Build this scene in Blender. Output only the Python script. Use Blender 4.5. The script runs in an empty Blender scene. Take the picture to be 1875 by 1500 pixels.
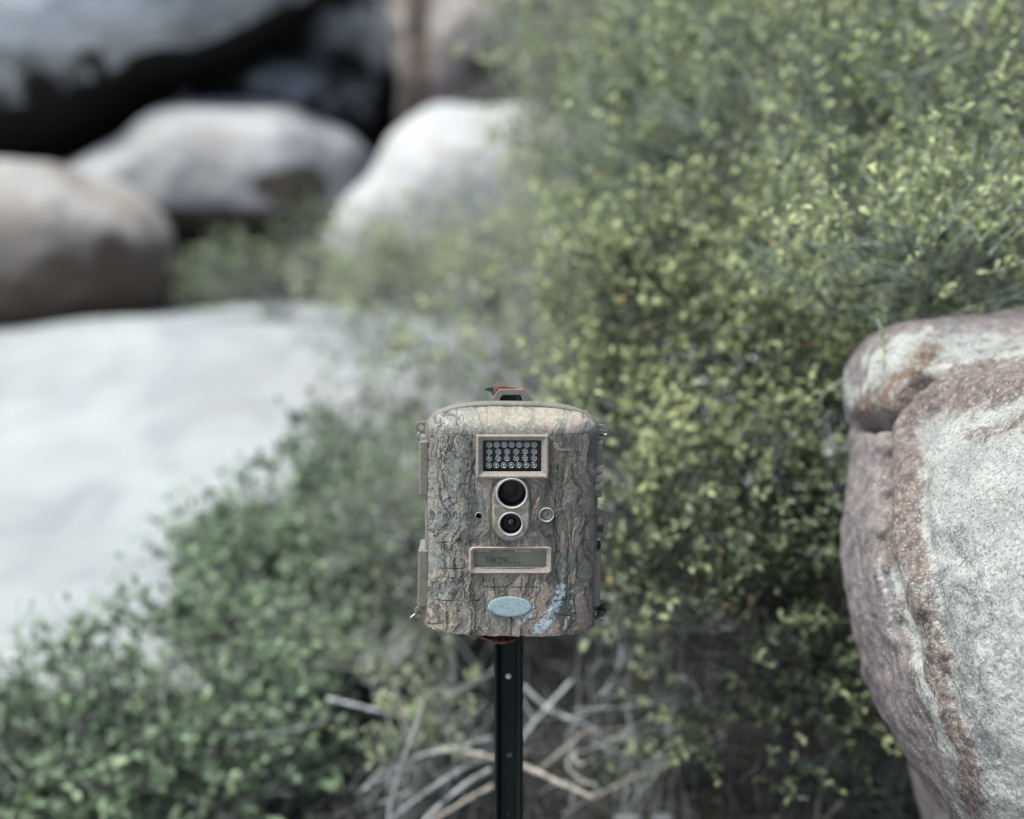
import bpy, math, random
import numpy as np
from mathutils import Vector, Matrix, Euler

rng = np.random.default_rng(7)
random.seed(7)
S = bpy.context.scene
COL = S.collection
R = math.radians

# ------------------------------------------------------------------ camera
CAMZ, PITCH, FPX = 1.15, 12.0, 2802.0
cd = bpy.data.cameras.new('camera')
cam = bpy.data.objects.new('camera', cd); COL.objects.link(cam)
cam.location = (0, 0, CAMZ)
cam.rotation_euler = (R(90 - PITCH), 0, 0)
cd.sensor_width = 36.0
cd.lens = 36.0 * FPX / 1875.0
cd.clip_start = 0.05; cd.clip_end = 3000
cd.dof.use_dof = True
cd.dof.focus_distance = 1.343
cd.dof.aperture_fstop = 2.45
S.camera = cam

# ------------------------------------------------------------------ world and sun
SUN_EL, SUN_AZ = 65.0, -110.0          # azimuth: degrees from +Y towards +X
w = bpy.data.worlds.new('World'); S.world = w; w.use_nodes = True
nt = w.node_tree; nt.nodes.clear()
sky = nt.nodes.new('ShaderNodeTexSky'); sky.sky_type = 'NISHITA'; sky.sun_disc = False
sky.sun_elevation = R(SUN_EL); sky.sun_rotation = R(SUN_AZ)
sky.air_density = 0.8; sky.dust_density = 3.5; sky.ozone_density = 1.0
bg = nt.nodes.new('ShaderNodeBackground'); bg.inputs[1].default_value = 0.10
wo = nt.nodes.new('ShaderNodeOutputWorld')
nt.links.new(sky.outputs[0], bg.inputs[0]); nt.links.new(bg.outputs[0], wo.inputs[0])
sl = bpy.data.lights.new('sun', 'SUN'); sl.energy = 2.5; sl.angle = R(32); sl.color = (0.94, 1.0, 0.92)
so = bpy.data.objects.new('sun', sl); COL.objects.link(so)
sd = Vector((math.sin(R(SUN_AZ)) * math.cos(R(SUN_EL)), math.cos(R(SUN_AZ)) * math.cos(R(SUN_EL)), math.sin(R(SUN_EL))))
so.rotation_euler = sd.to_track_quat('Z', 'Y').to_euler()
so.location = (0, 0, 12)

S.render.engine = 'CYCLES'
vs = S.view_settings
vs.view_transform = 'Standard'; vs.look = 'None'; vs.exposure = 1.0; vs.gamma = 1.0

# ------------------------------------------------------------------ helpers: picture <-> world
SP, CP = math.sin(R(PITCH)), math.cos(R(PITCH))
def P(px, py, Y):
    """world point on the plane y=Y seen at photo pixel (px,py)"""
    a = (px - 937.5) / FPX; b = (750.0 - py) / FPX
    dx, dy, dz = a, CP + b * SP, -SP + b * CP
    t = Y / dy
    return np.array([dx * t, Y, CAMZ + dz * t])
def G(px, py, z=0.0):
    """world point on height z seen at photo pixel"""
    a = (px - 937.5) / FPX; b = (750.0 - py) / FPX
    dx, dy, dz = a, CP + b * SP, -SP + b * CP
    t = (z - CAMZ) / dz
    return np.array([dx * t, dy * t, z])
def proj(p):
    p = np.asarray(p, float)
    x = p[..., 0]; y = p[..., 1]; z = p[..., 2] - CAMZ
    d = y * CP - z * SP
    u = y * SP + z * CP
    return 937.5 + FPX * x / d, 750.0 - FPX * u / d

# ------------------------------------------------------------------ helpers: noise
def _hash(ix, iy, iz, s):
    h = (ix.astype(np.int64) * 374761393 + iy.astype(np.int64) * 668265263 + iz.astype(np.int64) * 2147483647 + s * 1274126177) & 0xffffffff
    h = ((h ^ (h >> 13)) * 1274126177) & 0xffffffff
    h = (h ^ (h >> 16)) & 0xffffff
    return h / float(0xffffff)
def vnoise(p, s=0):
    i = np.floor(p); f = p - i; f = f * f * f * (f * (f * 6 - 15) + 10)
    ix, iy, iz = i[..., 0], i[..., 1], i[..., 2]
    fx, fy, fz = f[..., 0], f[..., 1], f[..., 2]
    def h(a, b, c): return _hash(ix + a, iy + b, iz + c, s)
    x00 = h(0,0,0) * (1-fx) + h(1,0,0) * fx; x10 = h(0,1,0) * (1-fx) + h(1,1,0) * fx
    x01 = h(0,0,1) * (1-fx) + h(1,0,1) * fx; x11 = h(0,1,1) * (1-fx) + h(1,1,1) * fx
    return ((x00 * (1-fy) + x10 * fy) * (1-fz) + (x01 * (1-fy) + x11 * fy) * fz) * 2 - 1
def fbm(p, o=4, s=0):
    r = 0; a = 1; t = 0
    for k in range(o):
        r = r + a * vnoise(p * (2.03 ** k) + 17.3 * k, s + k); t += a; a *= 0.5
    return r / t * 1.4
def sstep(a, b, x):
    t = np.clip((x - a) / (b - a), 0, 1); return t * t * (3 - 2 * t)
def pldist(qx, qy, pl):
    """distance of points to a polyline (2-D)"""
    d = np.full(qx.shape, 1e9)
    for (x0, y0), (x1, y1) in zip(pl[:-1], pl[1:]):
        vx, vy = x1 - x0, y1 - y0; L = vx * vx + vy * vy + 1e-9
        t = np.clip(((qx - x0) * vx + (qy - y0) * vy) / L, 0, 1)
        d = np.minimum(d, np.hypot(qx - x0 - t * vx, qy - y0 - t * vy))
    return d

# ------------------------------------------------------------------ helpers: objects
def mesh_np(name, V, quads=None, tris=None, smooth=True):
    me = bpy.data.meshes.new(name)
    V = np.asarray(V, np.float32)
    fl = []; ls = []; n = 0
    if quads is not None and len(quads):
        q = np.asarray(quads, np.int32); fl.append(q.ravel()); ls.append(np.full(len(q), 4, np.int32))
    if tris is not None and len(tris):
        q = np.asarray(tris, np.int32); fl.append(q.ravel()); ls.append(np.full(len(q), 3, np.int32))
    fl = np.concatenate(fl); ls = np.concatenate(ls)
    st = np.concatenate(([0], np.cumsum(ls)[:-1])).astype(np.int32)
    me.vertices.add(len(V)); me.vertices.foreach_set('co', V.ravel())
    me.loops.add(len(fl)); me.loops.foreach_set('vertex_index', fl.astype(np.int32))
    me.polygons.add(len(ls)); me.polygons.foreach_set('loop_start', st)
    me.polygons.foreach_set('use_smooth', np.full(len(ls), smooth, bool))
    me.update(calc_edges=True); me.validate()
    return me
def attr(me, name, vals, typ='FLOAT'):
    a = me.attributes.new(name, typ, 'POINT')
    if typ == 'FLOAT': a.data.foreach_set('value', np.asarray(vals, np.float32).ravel())
    else: a.data.foreach_set('color', np.asarray(vals, np.float32).ravel())
def link(name, me, m=None, parent=None, loc=None):
    o = bpy.data.objects.new(name, me); COL.objects.link(o)
    if m is not None and me is not None: me.materials.append(m)
    if parent is not None: o.parent = parent
    if loc is not None: o.location = loc
    return o
def tag(o, label=None, cat=None, group=None, kind=None):
    if label: o['label'] = label
    if cat: o['category'] = cat
    if group: o['group'] = group
    if kind: o['kind'] = kind
    return o
class MB:
    """collects verts/faces in plain python"""
    def __init__(s): s.v = []; s.f = []
    def add(s, V, F):
        b = len(s.v); s.v += [tuple(map(float, p)) for p in V]; s.f += [tuple(i + b for i in f) for f in F]; return s
    def box(s, c, h):
        x, y, z = c; a, b, d = h
        V = [(x+i*a, y+j*b, z+k*d) for i in (-1,1) for j in (-1,1) for k in (-1,1)]
        F = [(0,1,3,2),(4,6,7,5),(0,4,5,1),(2,3,7,6),(0,2,6,4),(1,5,7,3)]
        return s.add(V, F)
    def prism(s, pts, y0, y1, hole=None):
        """outline in x,z extruded along y (pts counter-clockwise); optional hole outline with the same point count"""
        n = len(pts)
        if hole is None:
            V = [(x, y0, z) for x, z in pts] + [(x, y1, z) for x, z in pts]
            F = [tuple(range(n)), tuple(range(2*n-1, n-1, -1))] + [(i+n, (i+1) % n + n, (i+1) % n, i) for i in range(n)]
        else:
            V = [(x, y0, z) for x, z in pts] + [(x, y1, z) for x, z in pts] + [(x, y0, z) for x, z in hole] + [(x, y1, z) for x, z in hole]
            F = []
            for i in range(n):
                j = (i+1) % n
                F += [(i, j, j+2*n, i+2*n), (j+n, i+n, i+3*n, j+3*n), (i+n, j+n, j, i), (i+2*n, j+2*n, j+3*n, i+3*n)]
        return s.add(V, F)
    def loft(s, rings, cap0=False, cap1=False, closed=True):
        n = len(rings[0]); V = [p for r in rings for p in r]; F = []
        for a in range(len(rings)-1):
            for i in range(n if closed else n-1):
                j = (i+1) % n
                F.append((a*n+i, a*n+j, (a+1)*n+j, (a+1)*n+i))
        if cap0: F.append(tuple(range(n-1, -1, -1)))
        if cap1: F.append(tuple((len(rings)-1)*n+i for i in range(n)))
        return s.add(V, F)
    def lathe(s, c, prof, n=32):
        """axis along y: prof = [(radius, y)] from the front"""
        rings = [[(c[0]+r*math.cos(2*math.pi*k/n), c[1]+y, c[2]+r*math.sin(2*math.pi*k/n)) for k in range(n)] for r, y in prof]
        return s.loft(rings, cap0=prof[0][0] > 1e-6 and False, cap1=True)
    def build(s, name, m, parent=None, bevel=0.0, smooth=False, recenter=False):
        me = bpy.data.meshes.new(name); me.from_pydata(s.v, [], s.f); me.validate()
        if smooth: me.polygons.foreach_set('use_smooth', [True]*len(me.polygons))
        o = link(name, me, m, parent)
        if bevel:
            b = o.modifiers.new('bevel', 'BEVEL'); b.width = bevel; b.segments = 2; b.limit_method = 'ANGLE'; b.angle_limit = R(35)
            me.polygons.foreach_set('use_smooth', [True]*len(me.polygons))
            wn = o.modifiers.new('wn', 'WEIGHTED_NORMAL'); wn.keep_sharp = True
        return o
def tubes(paths, radii, sides=5):
    """paths (N,K,3) radii (N,K) -> V, quads"""
    paths = np.asarray(paths, float); radii = np.asarray(radii, float)
    N, K, _ = paths.shape
    T = np.gradient(paths, axis=1); T /= np.linalg.norm(T, axis=2, keepdims=True) + 1e-12
    up = np.where(np.abs(T[..., 2:3]) > 0.9, np.array([1., 0, 0]), np.array([0, 0, 1.]))
    A = np.cross(T, up); A /= np.linalg.norm(A, axis=2, keepdims=True) + 1e-12
    B = np.cross(T, A)
    an = np.arange(sides) * 2 * np.pi / sides
    V = paths[:, :, None] + radii[:, :, None, None] * (A[:, :, None] * np.cos(an)[None, None, :, None] + B[:, :, None] * np.sin(an)[None, None, :, None])
    idx = np.arange(N*K*sides).reshape(N, K, sides)
    a = idx[:, :-1]; b = idx[:, 1:]
    Q = np.stack([a, np.roll(a, -1, 2), np.roll(b, -1, 2), b], -1).reshape(-1, 4)
    return V.reshape(-1, 3), Q
def bez(p0, p1, p2, K):
    t = np.linspace(0, 1, K)[None, :, None]
    return (1-t)**2 * p0[:, None] + 2*t*(1-t) * p1[:, None] + t*t * p2[:, None]

# ------------------------------------------------------------------ helpers: materials
class NT:
    def __init__(s, name):
        s.m = bpy.data.materials.new(name); s.m.use_nodes = True; s.t = s.m.node_tree
        s.b = s.t.nodes['Principled BSDF']; s.o = s.t.nodes['Material Output']
        s.tc = s.t.nodes.new('ShaderNodeTexCoord').outputs['Object']
    def n(s, typ, **k):
        x = s.t.nodes.new(typ)
        for a, b in k.items(): setattr(x, a, b)
        return x
    def L(s, a, b): s.t.links.new(a, b)
    def put(s, inp, v):
        if hasattr(v, 'default_value') or hasattr(v, 'links'): s.L(v, inp)
        elif isinstance(v, (tuple, list)) and len(v) == 3 and len(inp.default_value) == 4: inp.default_value = (*v, 1)
        else: inp.default_value = v
    def attr(s, name):
        a = s.n('ShaderNodeAttribute'); a.attribute_name = name; return a
    def mapv(s, scale=(1,1,1), loc=(0,0,0), src=None):
        a = s.n('ShaderNodeMapping'); a.inputs['Scale'].default_value = scale; a.inputs['Location'].default_value = loc
        s.L(src or s.tc, a.inputs[0]); return a.outputs[0]
    def noise(s, sc, det=4, rough=.55, dist=0, vec=None):
        a = s.n('ShaderNodeTexNoise'); a.inputs['Scale'].default_value = sc; a.inputs['Detail'].default_value = det
        a.inputs['Roughness'].default_value = rough; a.inputs['Distortion'].default_value = dist
        s.L(vec or s.tc, a.inputs['Vector']); return a.outputs['Fac']
    def voro(s, sc, vec=None, feat='F1'):
        a = s.n('ShaderNodeTexVoronoi'); a.feature = feat; a.inputs['Scale'].default_value = sc
        s.L(vec or s.tc, a.inputs['Vector']); return a.outputs['Distance'] if feat != 'COL' else a.outputs['Color']
    def ramp(s, v, lo, hi, a=0., b=1.):
        r = s.n('ShaderNodeMapRange'); r.clamp = True; r.interpolation_type = 'SMOOTHSTEP'
        s.put(r.inputs[0], v); r.inputs[1].default_value = lo; r.inputs[2].default_value = hi
        r.inputs[3].default_value = a; r.inputs[4].default_value = b; return r.outputs[0]
    def math(s, op, a, b=0.):
        m = s.n('ShaderNodeMath', operation=op); s.put(m.inputs[0], a); s.put(m.inputs[1], b); return m.outputs[0]
    def mix(s, f, a, b, mode='MIX'):
        m = s.n('ShaderNodeMix', data_type='RGBA', blend_type=mode)
        s.put(m.inputs[0], f); s.put(m.inputs[6], a); s.put(m.inputs[7], b); return m.outputs[2]
    def bump(s, h, st=.5, dist=.01, nrm=None):
        b = s.n('ShaderNodeBump'); b.inputs['Strength'].default_value = st; b.inputs['Distance'].default_value = dist
        s.L(h, b.inputs['Height'])
        if nrm is not None: s.L(nrm, b.inputs['Normal'])
        s.L(b.outputs[0], s.b.inputs['Normal']); return b.outputs[0]
    def col(s, c, rough=.8, spec=.3, metal=0.):
        s.put(s.b.inputs['Base Color'], c); s.put(s.b.inputs['Roughness'], rough)
        s.b.inputs['Specular IOR Level'].default_value = spec; s.put(s.b.inputs['Metallic'], metal); return s.m

def M_rock(name, pale, mid, dark, patch=.5, scale=1.0, tint=(.32,.24,.2)):
    k = NT(name)
    big = k.noise(1.6*scale, 5, .6, .6)
    c = k.mix(k.ramp(big, .42, .62), pale, mid)
    c = k.mix(k.ramp(k.noise(3.1*scale, 6, .62, 1.0, k.mapv((1,1,.6),(3,7,1))), .5, .72, 0, .6), c, tint)
    a = k.attr('dark_tone')  # mask toward the dark colour: rock stains and painted shade
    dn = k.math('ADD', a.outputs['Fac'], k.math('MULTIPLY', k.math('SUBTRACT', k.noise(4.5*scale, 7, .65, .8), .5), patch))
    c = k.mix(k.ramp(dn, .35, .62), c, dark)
    sp = k.noise(110, 2, .5)
    c = k.mix(k.ramp(sp, .58, .72, 0, .45), c, (.06,.06,.065))
    k.bump(k.math('ADD', k.noise(9*scale, 8, .65), k.math('MULTIPLY', sp, .2)), .6, .05)
    return k.col(c, .92, .2)

def M_granite():
    k = NT('speckled_granite')
    red = k.attr('red').outputs['Fac']; pur = k.attr('purple').outputs['Fac']; och = k.attr('ochre').outputs['Fac']; gre = k.attr('grey').outputs['Fac']
    pale = k.mix(k.ramp(k.noise(9, 5, .6), .35, .65), (.31,.31,.295), (.45,.455,.43))
    pale = k.mix(k.ramp(k.noise(40, 5, .7, 1.2), .50, .66, 0, .65), pale, (.27,.29,.30))
    jit = k.math('MULTIPLY', k.math('SUBTRACT', k.noise(40, 9, .85, .6), .5), 3.2)
    c = pale
    def lay(c, m, colour, lo=.42, hi=.62, mx=1.):
        return k.mix(k.ramp(k.math('ADD', m, jit), lo, hi, 0, mx), c, colour)
    c = lay(c, gre, (.16,.17,.18), .42, .8, .9)
    redc = k.mix(k.ramp(k.noise(130, 3, .6), .4, .6), (.105,.075,.066), (.235,.175,.15))
    c = lay(c, red, redc, .4, .8, .92)
    c = lay(c, pur, k.mix(k.ramp(k.noise(60, 4, .6), .35, .65), (.15,.125,.13), (.29,.24,.235)), .3, .6, .95)
    c = lay(c, och, (.17,.10,.055), .4, .7, .85)
    # crystals: dark mica, clear quartz, pink feldspar
    v1 = k.n('ShaderNodeTexVoronoi'); v1.inputs['Scale'].default_value = 520; k.L(k.tc, v1.inputs['Vector'])
    sep = k.n('ShaderNodeSeparateColor'); k.L(v1.outputs['Color'], sep.inputs[0])
    c = k.mix(k.ramp(sep.outputs[0], .76, .90, 0, .5), c, (.10,.10,.105))
    c = k.mix(k.ramp(sep.outputs[1], .88, .96, 0, .4), c, (.62,.62,.60))
    c = k.mix(k.ramp(k.noise(240, 6, .85), .50, .68, 0, .6), c, (.13,.13,.13))
    c = k.mix(k.ramp(k.noise(90, 6, .85, .3), .56, .74, 0, .55), c, (.12,.12,.125))
    h = k.math('ADD', k.noise(22, 8, .7), k.math('MULTIPLY', k.noise(150, 3, .6), .35))
    h = k.math('SUBTRACT', h, k.math('MULTIPLY', k.ramp(sep.outputs[0], .80, .86), .12))
    k.bump(h, .9, .012)
    return k.col(c, .85, .3)

def M_leaf(name, cols, trans=.26, rough=.5):
    """cols: dark, mid, light, odd"""
    k = NT(name)
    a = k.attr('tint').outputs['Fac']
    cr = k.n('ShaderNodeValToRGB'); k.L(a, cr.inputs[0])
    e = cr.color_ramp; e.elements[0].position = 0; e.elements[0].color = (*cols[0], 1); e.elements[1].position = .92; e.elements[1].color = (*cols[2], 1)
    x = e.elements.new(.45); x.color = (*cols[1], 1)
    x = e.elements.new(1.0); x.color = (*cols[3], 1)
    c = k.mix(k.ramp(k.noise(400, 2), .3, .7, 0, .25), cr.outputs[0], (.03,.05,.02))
    k.col(c, rough, .35)
    tr = k.n('ShaderNodeBsdfTranslucent'); k.L(cr.outputs[0], tr.inputs[0])
    ms = k.n('ShaderNodeMixShader'); ms.inputs[0].default_value = trans
    k.L(k.b.outputs[0], ms.inputs[1]); k.L(tr.outputs[0], ms.inputs[2]); k.L(ms.outputs[0], k.o.inputs[0])
    return k.m

def M_wood(name, a, b, sc=60):
    k = NT(name)
    n = k.noise(sc, 5, .6, .4, k.mapv((1,1,.3)))
    c = k.mix(k.ramp(n, .35, .65), a, b)
    k.bump(n, .5, .003)
    return k.col(c, .9, .15)

def M_plastic(name, a, b, sc=300, rough=.6, bst=.25, spec=.4):
    k = NT(name)
    n = k.noise(sc, 4, .7); n2 = k.noise(sc*.12, 5, .6, .5)
    c = k.mix(k.ramp(n, .35, .7), a, b)
    c = k.mix(k.ramp(n2, .5, .75, 0, .5), c, tuple(x*.55 for x in a))
    k.bump(n, bst, .0008)
    return k.col(c, rough, spec)

# ================================================================== SETTING: ground
def terrain(x, y):
    z = 0.03 * fbm(np.stack([x*.6, y*.6, x*0], -1), 4, 3)
    z = z + 0.012 * fbm(np.stack([x*2.6, y*2.6, x*0], -1), 3, 5)
    z = z + 0.17 * np.exp(-(((x + 1.3)/1.1)**2 + ((y - 6.3)/1.2)**2))          # low swell of sand in front of the boulders
    z = z + np.maximum(0, y - 9.5) * 0.22 * sstep(9.5, 14, y)
    z = z + 0.9 * sstep(2.2, 7, x) * sstep(2.0, 7, y)
    hill = sstep(14, 60, np.hypot(x, y)) * (4 + 6 * (fbm(np.stack([x*.02, y*.02, x*0], -1), 4, 9) + .5)) * sstep(-20, 20, y)
    return z + hill
xs = np.concatenate([-np.geomspace(1500, 9.2, 60), np.linspace(-9, 9, 190), np.geomspace(9.2, 1500, 60)])
ys = np.concatenate([-np.geomspace(1500, 4.2, 50), np.linspace(-4, 14, 190), np.geomspace(14.2, 1500, 60)])
X, Y = np.meshgrid(xs, ys)
Z = terrain(X, Y)
V = np.stack([X, Y, Z], -1).reshape(-1, 3)
I = np.arange(X.size).reshape(X.shape)
Q = np.stack([I[:-1,:-1], I[:-1,1:], I[1:,1:], I[1:,:-1]], -1).reshape(-1, 4)
gm = mesh_np('ground', V, Q)
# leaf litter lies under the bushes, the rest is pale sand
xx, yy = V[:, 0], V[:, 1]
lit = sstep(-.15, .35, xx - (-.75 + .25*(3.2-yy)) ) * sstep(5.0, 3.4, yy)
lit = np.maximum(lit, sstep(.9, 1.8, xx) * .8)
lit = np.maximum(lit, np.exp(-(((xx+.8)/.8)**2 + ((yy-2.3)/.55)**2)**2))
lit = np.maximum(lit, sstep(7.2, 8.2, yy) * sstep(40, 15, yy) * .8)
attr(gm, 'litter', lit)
k = NT('sand_ground')
li = k.math('ADD', k.attr('litter').outputs['Fac'], k.math('MULTIPLY', k.math('SUBTRACT', k.noise(5, 6, .65), .5), .9))
sand = k.mix(k.ramp(k.noise(1.3, 6, .6), .35, .65), (.365,.39,.395), (.45,.475,.48))
sand = k.mix(k.ramp(k.noise(2.6, 7, .68, .7, k.mapv((1,.45,1))), .44, .64, 0, .65), sand, (.255,.275,.30))
sand = k.mix(k.ramp(k.noise(.9, 5, .6, .5, k.mapv((1,.6,1),(4,2,0))), .5, .68, 0, .5), sand, (.37,.345,.335))
sand = k.mix(k.ramp(k.noise(160, 3, .6), .55, .75, 0, .4), sand, (.22,.22,.22))
sand = k.mix(k.ramp(k.noise(14, 5, .65), .56, .70, 0, .25), sand, (.33,.33,.32))
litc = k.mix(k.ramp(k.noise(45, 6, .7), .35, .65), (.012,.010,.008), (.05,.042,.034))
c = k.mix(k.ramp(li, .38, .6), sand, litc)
k.bump(k.noise(40, 8, .7), .7, .02)
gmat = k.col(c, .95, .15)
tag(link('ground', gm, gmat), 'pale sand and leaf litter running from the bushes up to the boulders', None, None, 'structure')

# ================================================================== boulders
def blob(lobes, centre, nu=220, nv=150, k=.06, amp=.03, fs=3.0, seed=0, oct=5, rmax=4.0, fine=0.0, ffs=20.0, cracks=None, ridged=0.0):
    """star-shaped skin round a smooth union of ellipsoids; lobes = [(centre, radii, tilt about y in degrees)]"""
    c = np.array(centre, float)
    th = np.linspace(0, 2*np.pi, nu, endpoint=False); ph = np.linspace(0, np.pi, nv)
    T, PH = np.meshgrid(th, ph)
    D = np.stack([np.sin(PH)*np.cos(T), np.cos(PH), np.sin(PH)*np.sin(T)], -1).reshape(-1, 3)   # poles along y
    def sdf(p):
        d = None
        for lb in lobes:
            lc, lr = np.array(lb[0], float), np.array(lb[1], float)
            q = p - lc
            if len(lb) > 2 and lb[2]:
                a = R(lb[2]); q = np.stack([q[:, 0]*math.cos(a) + q[:, 2]*math.sin(a), q[:, 1], -q[:, 0]*math.sin(a) + q[:, 2]*math.cos(a)], -1)
            e = 2.5 if len(lb) < 4 else lb[3]
            kk = (np.abs(q / lr) ** e).sum(1) ** (1/e)
            s = (kk - 1) * lr.min()
            s = np.minimum((kk - 1) * np.linalg.norm(q, axis=1) / np.maximum(kk, 1e-6), 1e3)
            if d is None: d = s
            else:
                h = np.clip(.5 + .5*(d - s)/k, 0, 1); d = d*(1-h) + s*h - k*h*(1-h)
        return d
    hi = np.full(len(D), float(rmax)); lo = np.zeros(len(D))
    # walk in from outside to the first hit
    N = 70; t = hi.copy(); done = np.zeros(len(D), bool)
    for i in range(N):
        tt = rmax * (1 - (i + 1) / N)
        inside = sdf(c + D * tt) < 0
        new = inside & ~done
        lo[new] = tt; hi[new] = tt + rmax / N; done |= new
    for i in range(22):
        m = (lo + hi) / 2; ins = sdf(c + D * m[:, None]) < 0
        lo = np.where(ins, m, lo); hi = np.where(ins, hi, m)
    P0 = c + D * lo[:, None]
    n = fbm(P0 * fs, oct, seed)
    if ridged: n = n * (1 - ridged) + ridged * (1 - 2*np.abs(fbm(P0 * fs * .8 + 5, oct, seed + 20)))
    P0 = P0 + D * (amp * n)[:, None]
    if fine: P0 = P0 + D * (fine * fbm(P0 * ffs, 4, seed + 40))[:, None]
    if cracks is not None: P0 = P0 + D * cracks(P0)[:, None]
    I = np.arange(nu*nv).reshape(nv, nu)
    Q = np.stack([I[:-1], np.roll(I[:-1], -1, 1), np.roll(I[1:], -1, 1), I[1:]], -1).reshape(-1, 4)
    # weld the two pole rows
    Q = np.where(Q < nu, 0, Q); Q = np.where(Q >= nu*(nv-1), nu*(nv-1), Q)
    tri = (Q[:, 0] == Q[:, 1]) | (Q[:, 2] == Q[:, 3])
    t1 = Q[tri]; t1 = np.where((t1[:, 0] == t1[:, 1])[:, None], t1[:, [0, 2, 3]], t1[:, [0, 1, 2]])
    return P0, Q[~tri], t1
def base_of(V): return np.array([V[:, 0].mean(), V[:, 1].mean(), V[:, 2].min()])
def boulder(name, label, lobes, centre, mat, dark_tone=None, group=None, **kw):
    V, Q, T = blob(lobes, centre, **kw)
    b = base_of(V)
    me = mesh_np(name, V - b, Q, T)
    attr(me, 'dark_tone', dark_tone(V) if dark_tone is not None else np.zeros(len(V)))
    o = link(name, me, mat, None, b)
    tag(o, label, 'boulder', group); return o, V, me

m_pale = M_rock('pale_granite', (.46,.465,.47), (.37,.37,.375), (.10,.085,.07), .9)
m_palest = M_rock('sunlit_granite', (.56,.57,.58), (.46,.465,.47), (.09,.08,.07), .7)
m_brown = M_rock('brown_granite', (.38,.365,.35), (.23,.205,.185), (.095,.075,.06), .8)
m_dark = M_rock('shade_dark_granite', (.62,.66,.70), (.34,.37,.40), (.028,.026,.023), 1.1, tint=(.10,.09,.085))  # near-black colour carries the deep shade below the overhang
m_pink = M_rock('pink_granite', (.50,.45,.42), (.36,.31,.29), (.10,.08,.07), .8)

GB = 'boulders piled behind the sand'
def pxm(Y): return Y / FPX / .97       # metres per photo pixel at world depth Y (roughly)
def C(px, py, Y): return tuple(P(px, py, Y))

# left boulder, brownish, resting on the sand
Yb = 7.6; s = pxm(Yb)
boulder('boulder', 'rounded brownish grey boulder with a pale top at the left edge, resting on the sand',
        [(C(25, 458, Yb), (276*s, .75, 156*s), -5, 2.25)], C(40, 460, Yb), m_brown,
        dark_tone=lambda V: (lambda q: .75*sstep(310, 520, q[1] + 70*fbm(V*2.2, 5, 5)) - .12)(proj(V)), group=GB,  # darker towards the bottom, with an uneven edge
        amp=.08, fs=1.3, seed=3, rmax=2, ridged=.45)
# boulder in the middle of the pile
Yb = 9.2; s = pxm(Yb)
def st_mid(V):  # dark patch towards the right, darker lower edge
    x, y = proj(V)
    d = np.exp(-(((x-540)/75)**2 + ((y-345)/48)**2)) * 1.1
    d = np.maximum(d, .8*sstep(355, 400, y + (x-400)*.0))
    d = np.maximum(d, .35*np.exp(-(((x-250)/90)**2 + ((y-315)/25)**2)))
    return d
boulder('boulder', 'smooth pale boulder with a dark patch, wedged under the huge dark boulder',
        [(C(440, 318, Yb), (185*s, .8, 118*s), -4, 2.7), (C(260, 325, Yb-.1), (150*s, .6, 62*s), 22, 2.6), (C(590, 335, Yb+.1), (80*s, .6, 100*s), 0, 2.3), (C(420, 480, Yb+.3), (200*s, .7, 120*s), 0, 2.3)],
        C(430, 330, Yb), m_pale, dark_tone=st_mid, group=GB, amp=.075, fs=1.4, seed=11, rmax=3, k=.06, ridged=.5)
# pale boulder right of it
Yb = 7.9; s = pxm(Yb)
def st_white(V):
    x, y = proj(V)
    return .75*sstep(410, 470, y) * sstep(640, 700, x)
boulder('boulder', 'bright white grey boulder half hidden by the tall green shrubs',
        [(C(900, 345, Yb), (185*s, .8, 136*s), 4, 3.0), (C(765, 365, Yb), (175*s, .6, 98*s), 50, 2.8), (C(1010, 345, Yb+.2), (170*s, .7, 120*s), 0, 2.6), (C(700, 440, Yb+.1), (90*s, .5, 60*s), 15, 2.6)],
        C(850, 370, Yb), m_pale, dark_tone=st_white, group=GB, amp=.07, fs=1.5, seed=21, rmax=3, k=.08, ridged=.5)
# huge boulder overhanging at the top left; shade of its face put into colour
Yb = 10.1; s = pxm(Yb)
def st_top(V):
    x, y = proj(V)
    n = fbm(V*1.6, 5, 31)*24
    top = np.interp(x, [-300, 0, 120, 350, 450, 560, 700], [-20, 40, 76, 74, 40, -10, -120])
    d = 1.1*sstep(-6, 26, y - top + n*.6)  # sky-lit top and shaded face painted as pale and near-black
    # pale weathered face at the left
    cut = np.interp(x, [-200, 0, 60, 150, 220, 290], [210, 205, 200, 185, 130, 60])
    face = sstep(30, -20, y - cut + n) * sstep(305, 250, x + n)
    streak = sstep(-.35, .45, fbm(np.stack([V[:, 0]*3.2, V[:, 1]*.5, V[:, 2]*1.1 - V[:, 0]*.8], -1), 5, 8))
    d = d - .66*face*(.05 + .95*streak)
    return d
boulder('boulder', 'huge shade-darkened boulder with a bright flat top overhanging the others at the top left',
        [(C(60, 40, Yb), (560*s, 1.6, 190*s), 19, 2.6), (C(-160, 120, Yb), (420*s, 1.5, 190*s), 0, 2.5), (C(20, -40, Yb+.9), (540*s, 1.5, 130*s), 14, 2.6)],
        C(-60, 50, Yb), m_dark, dark_tone=st_top, group=GB, amp=.08, fs=.9, seed=35, rmax=5, k=.2, nu=320, nv=200)
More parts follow.
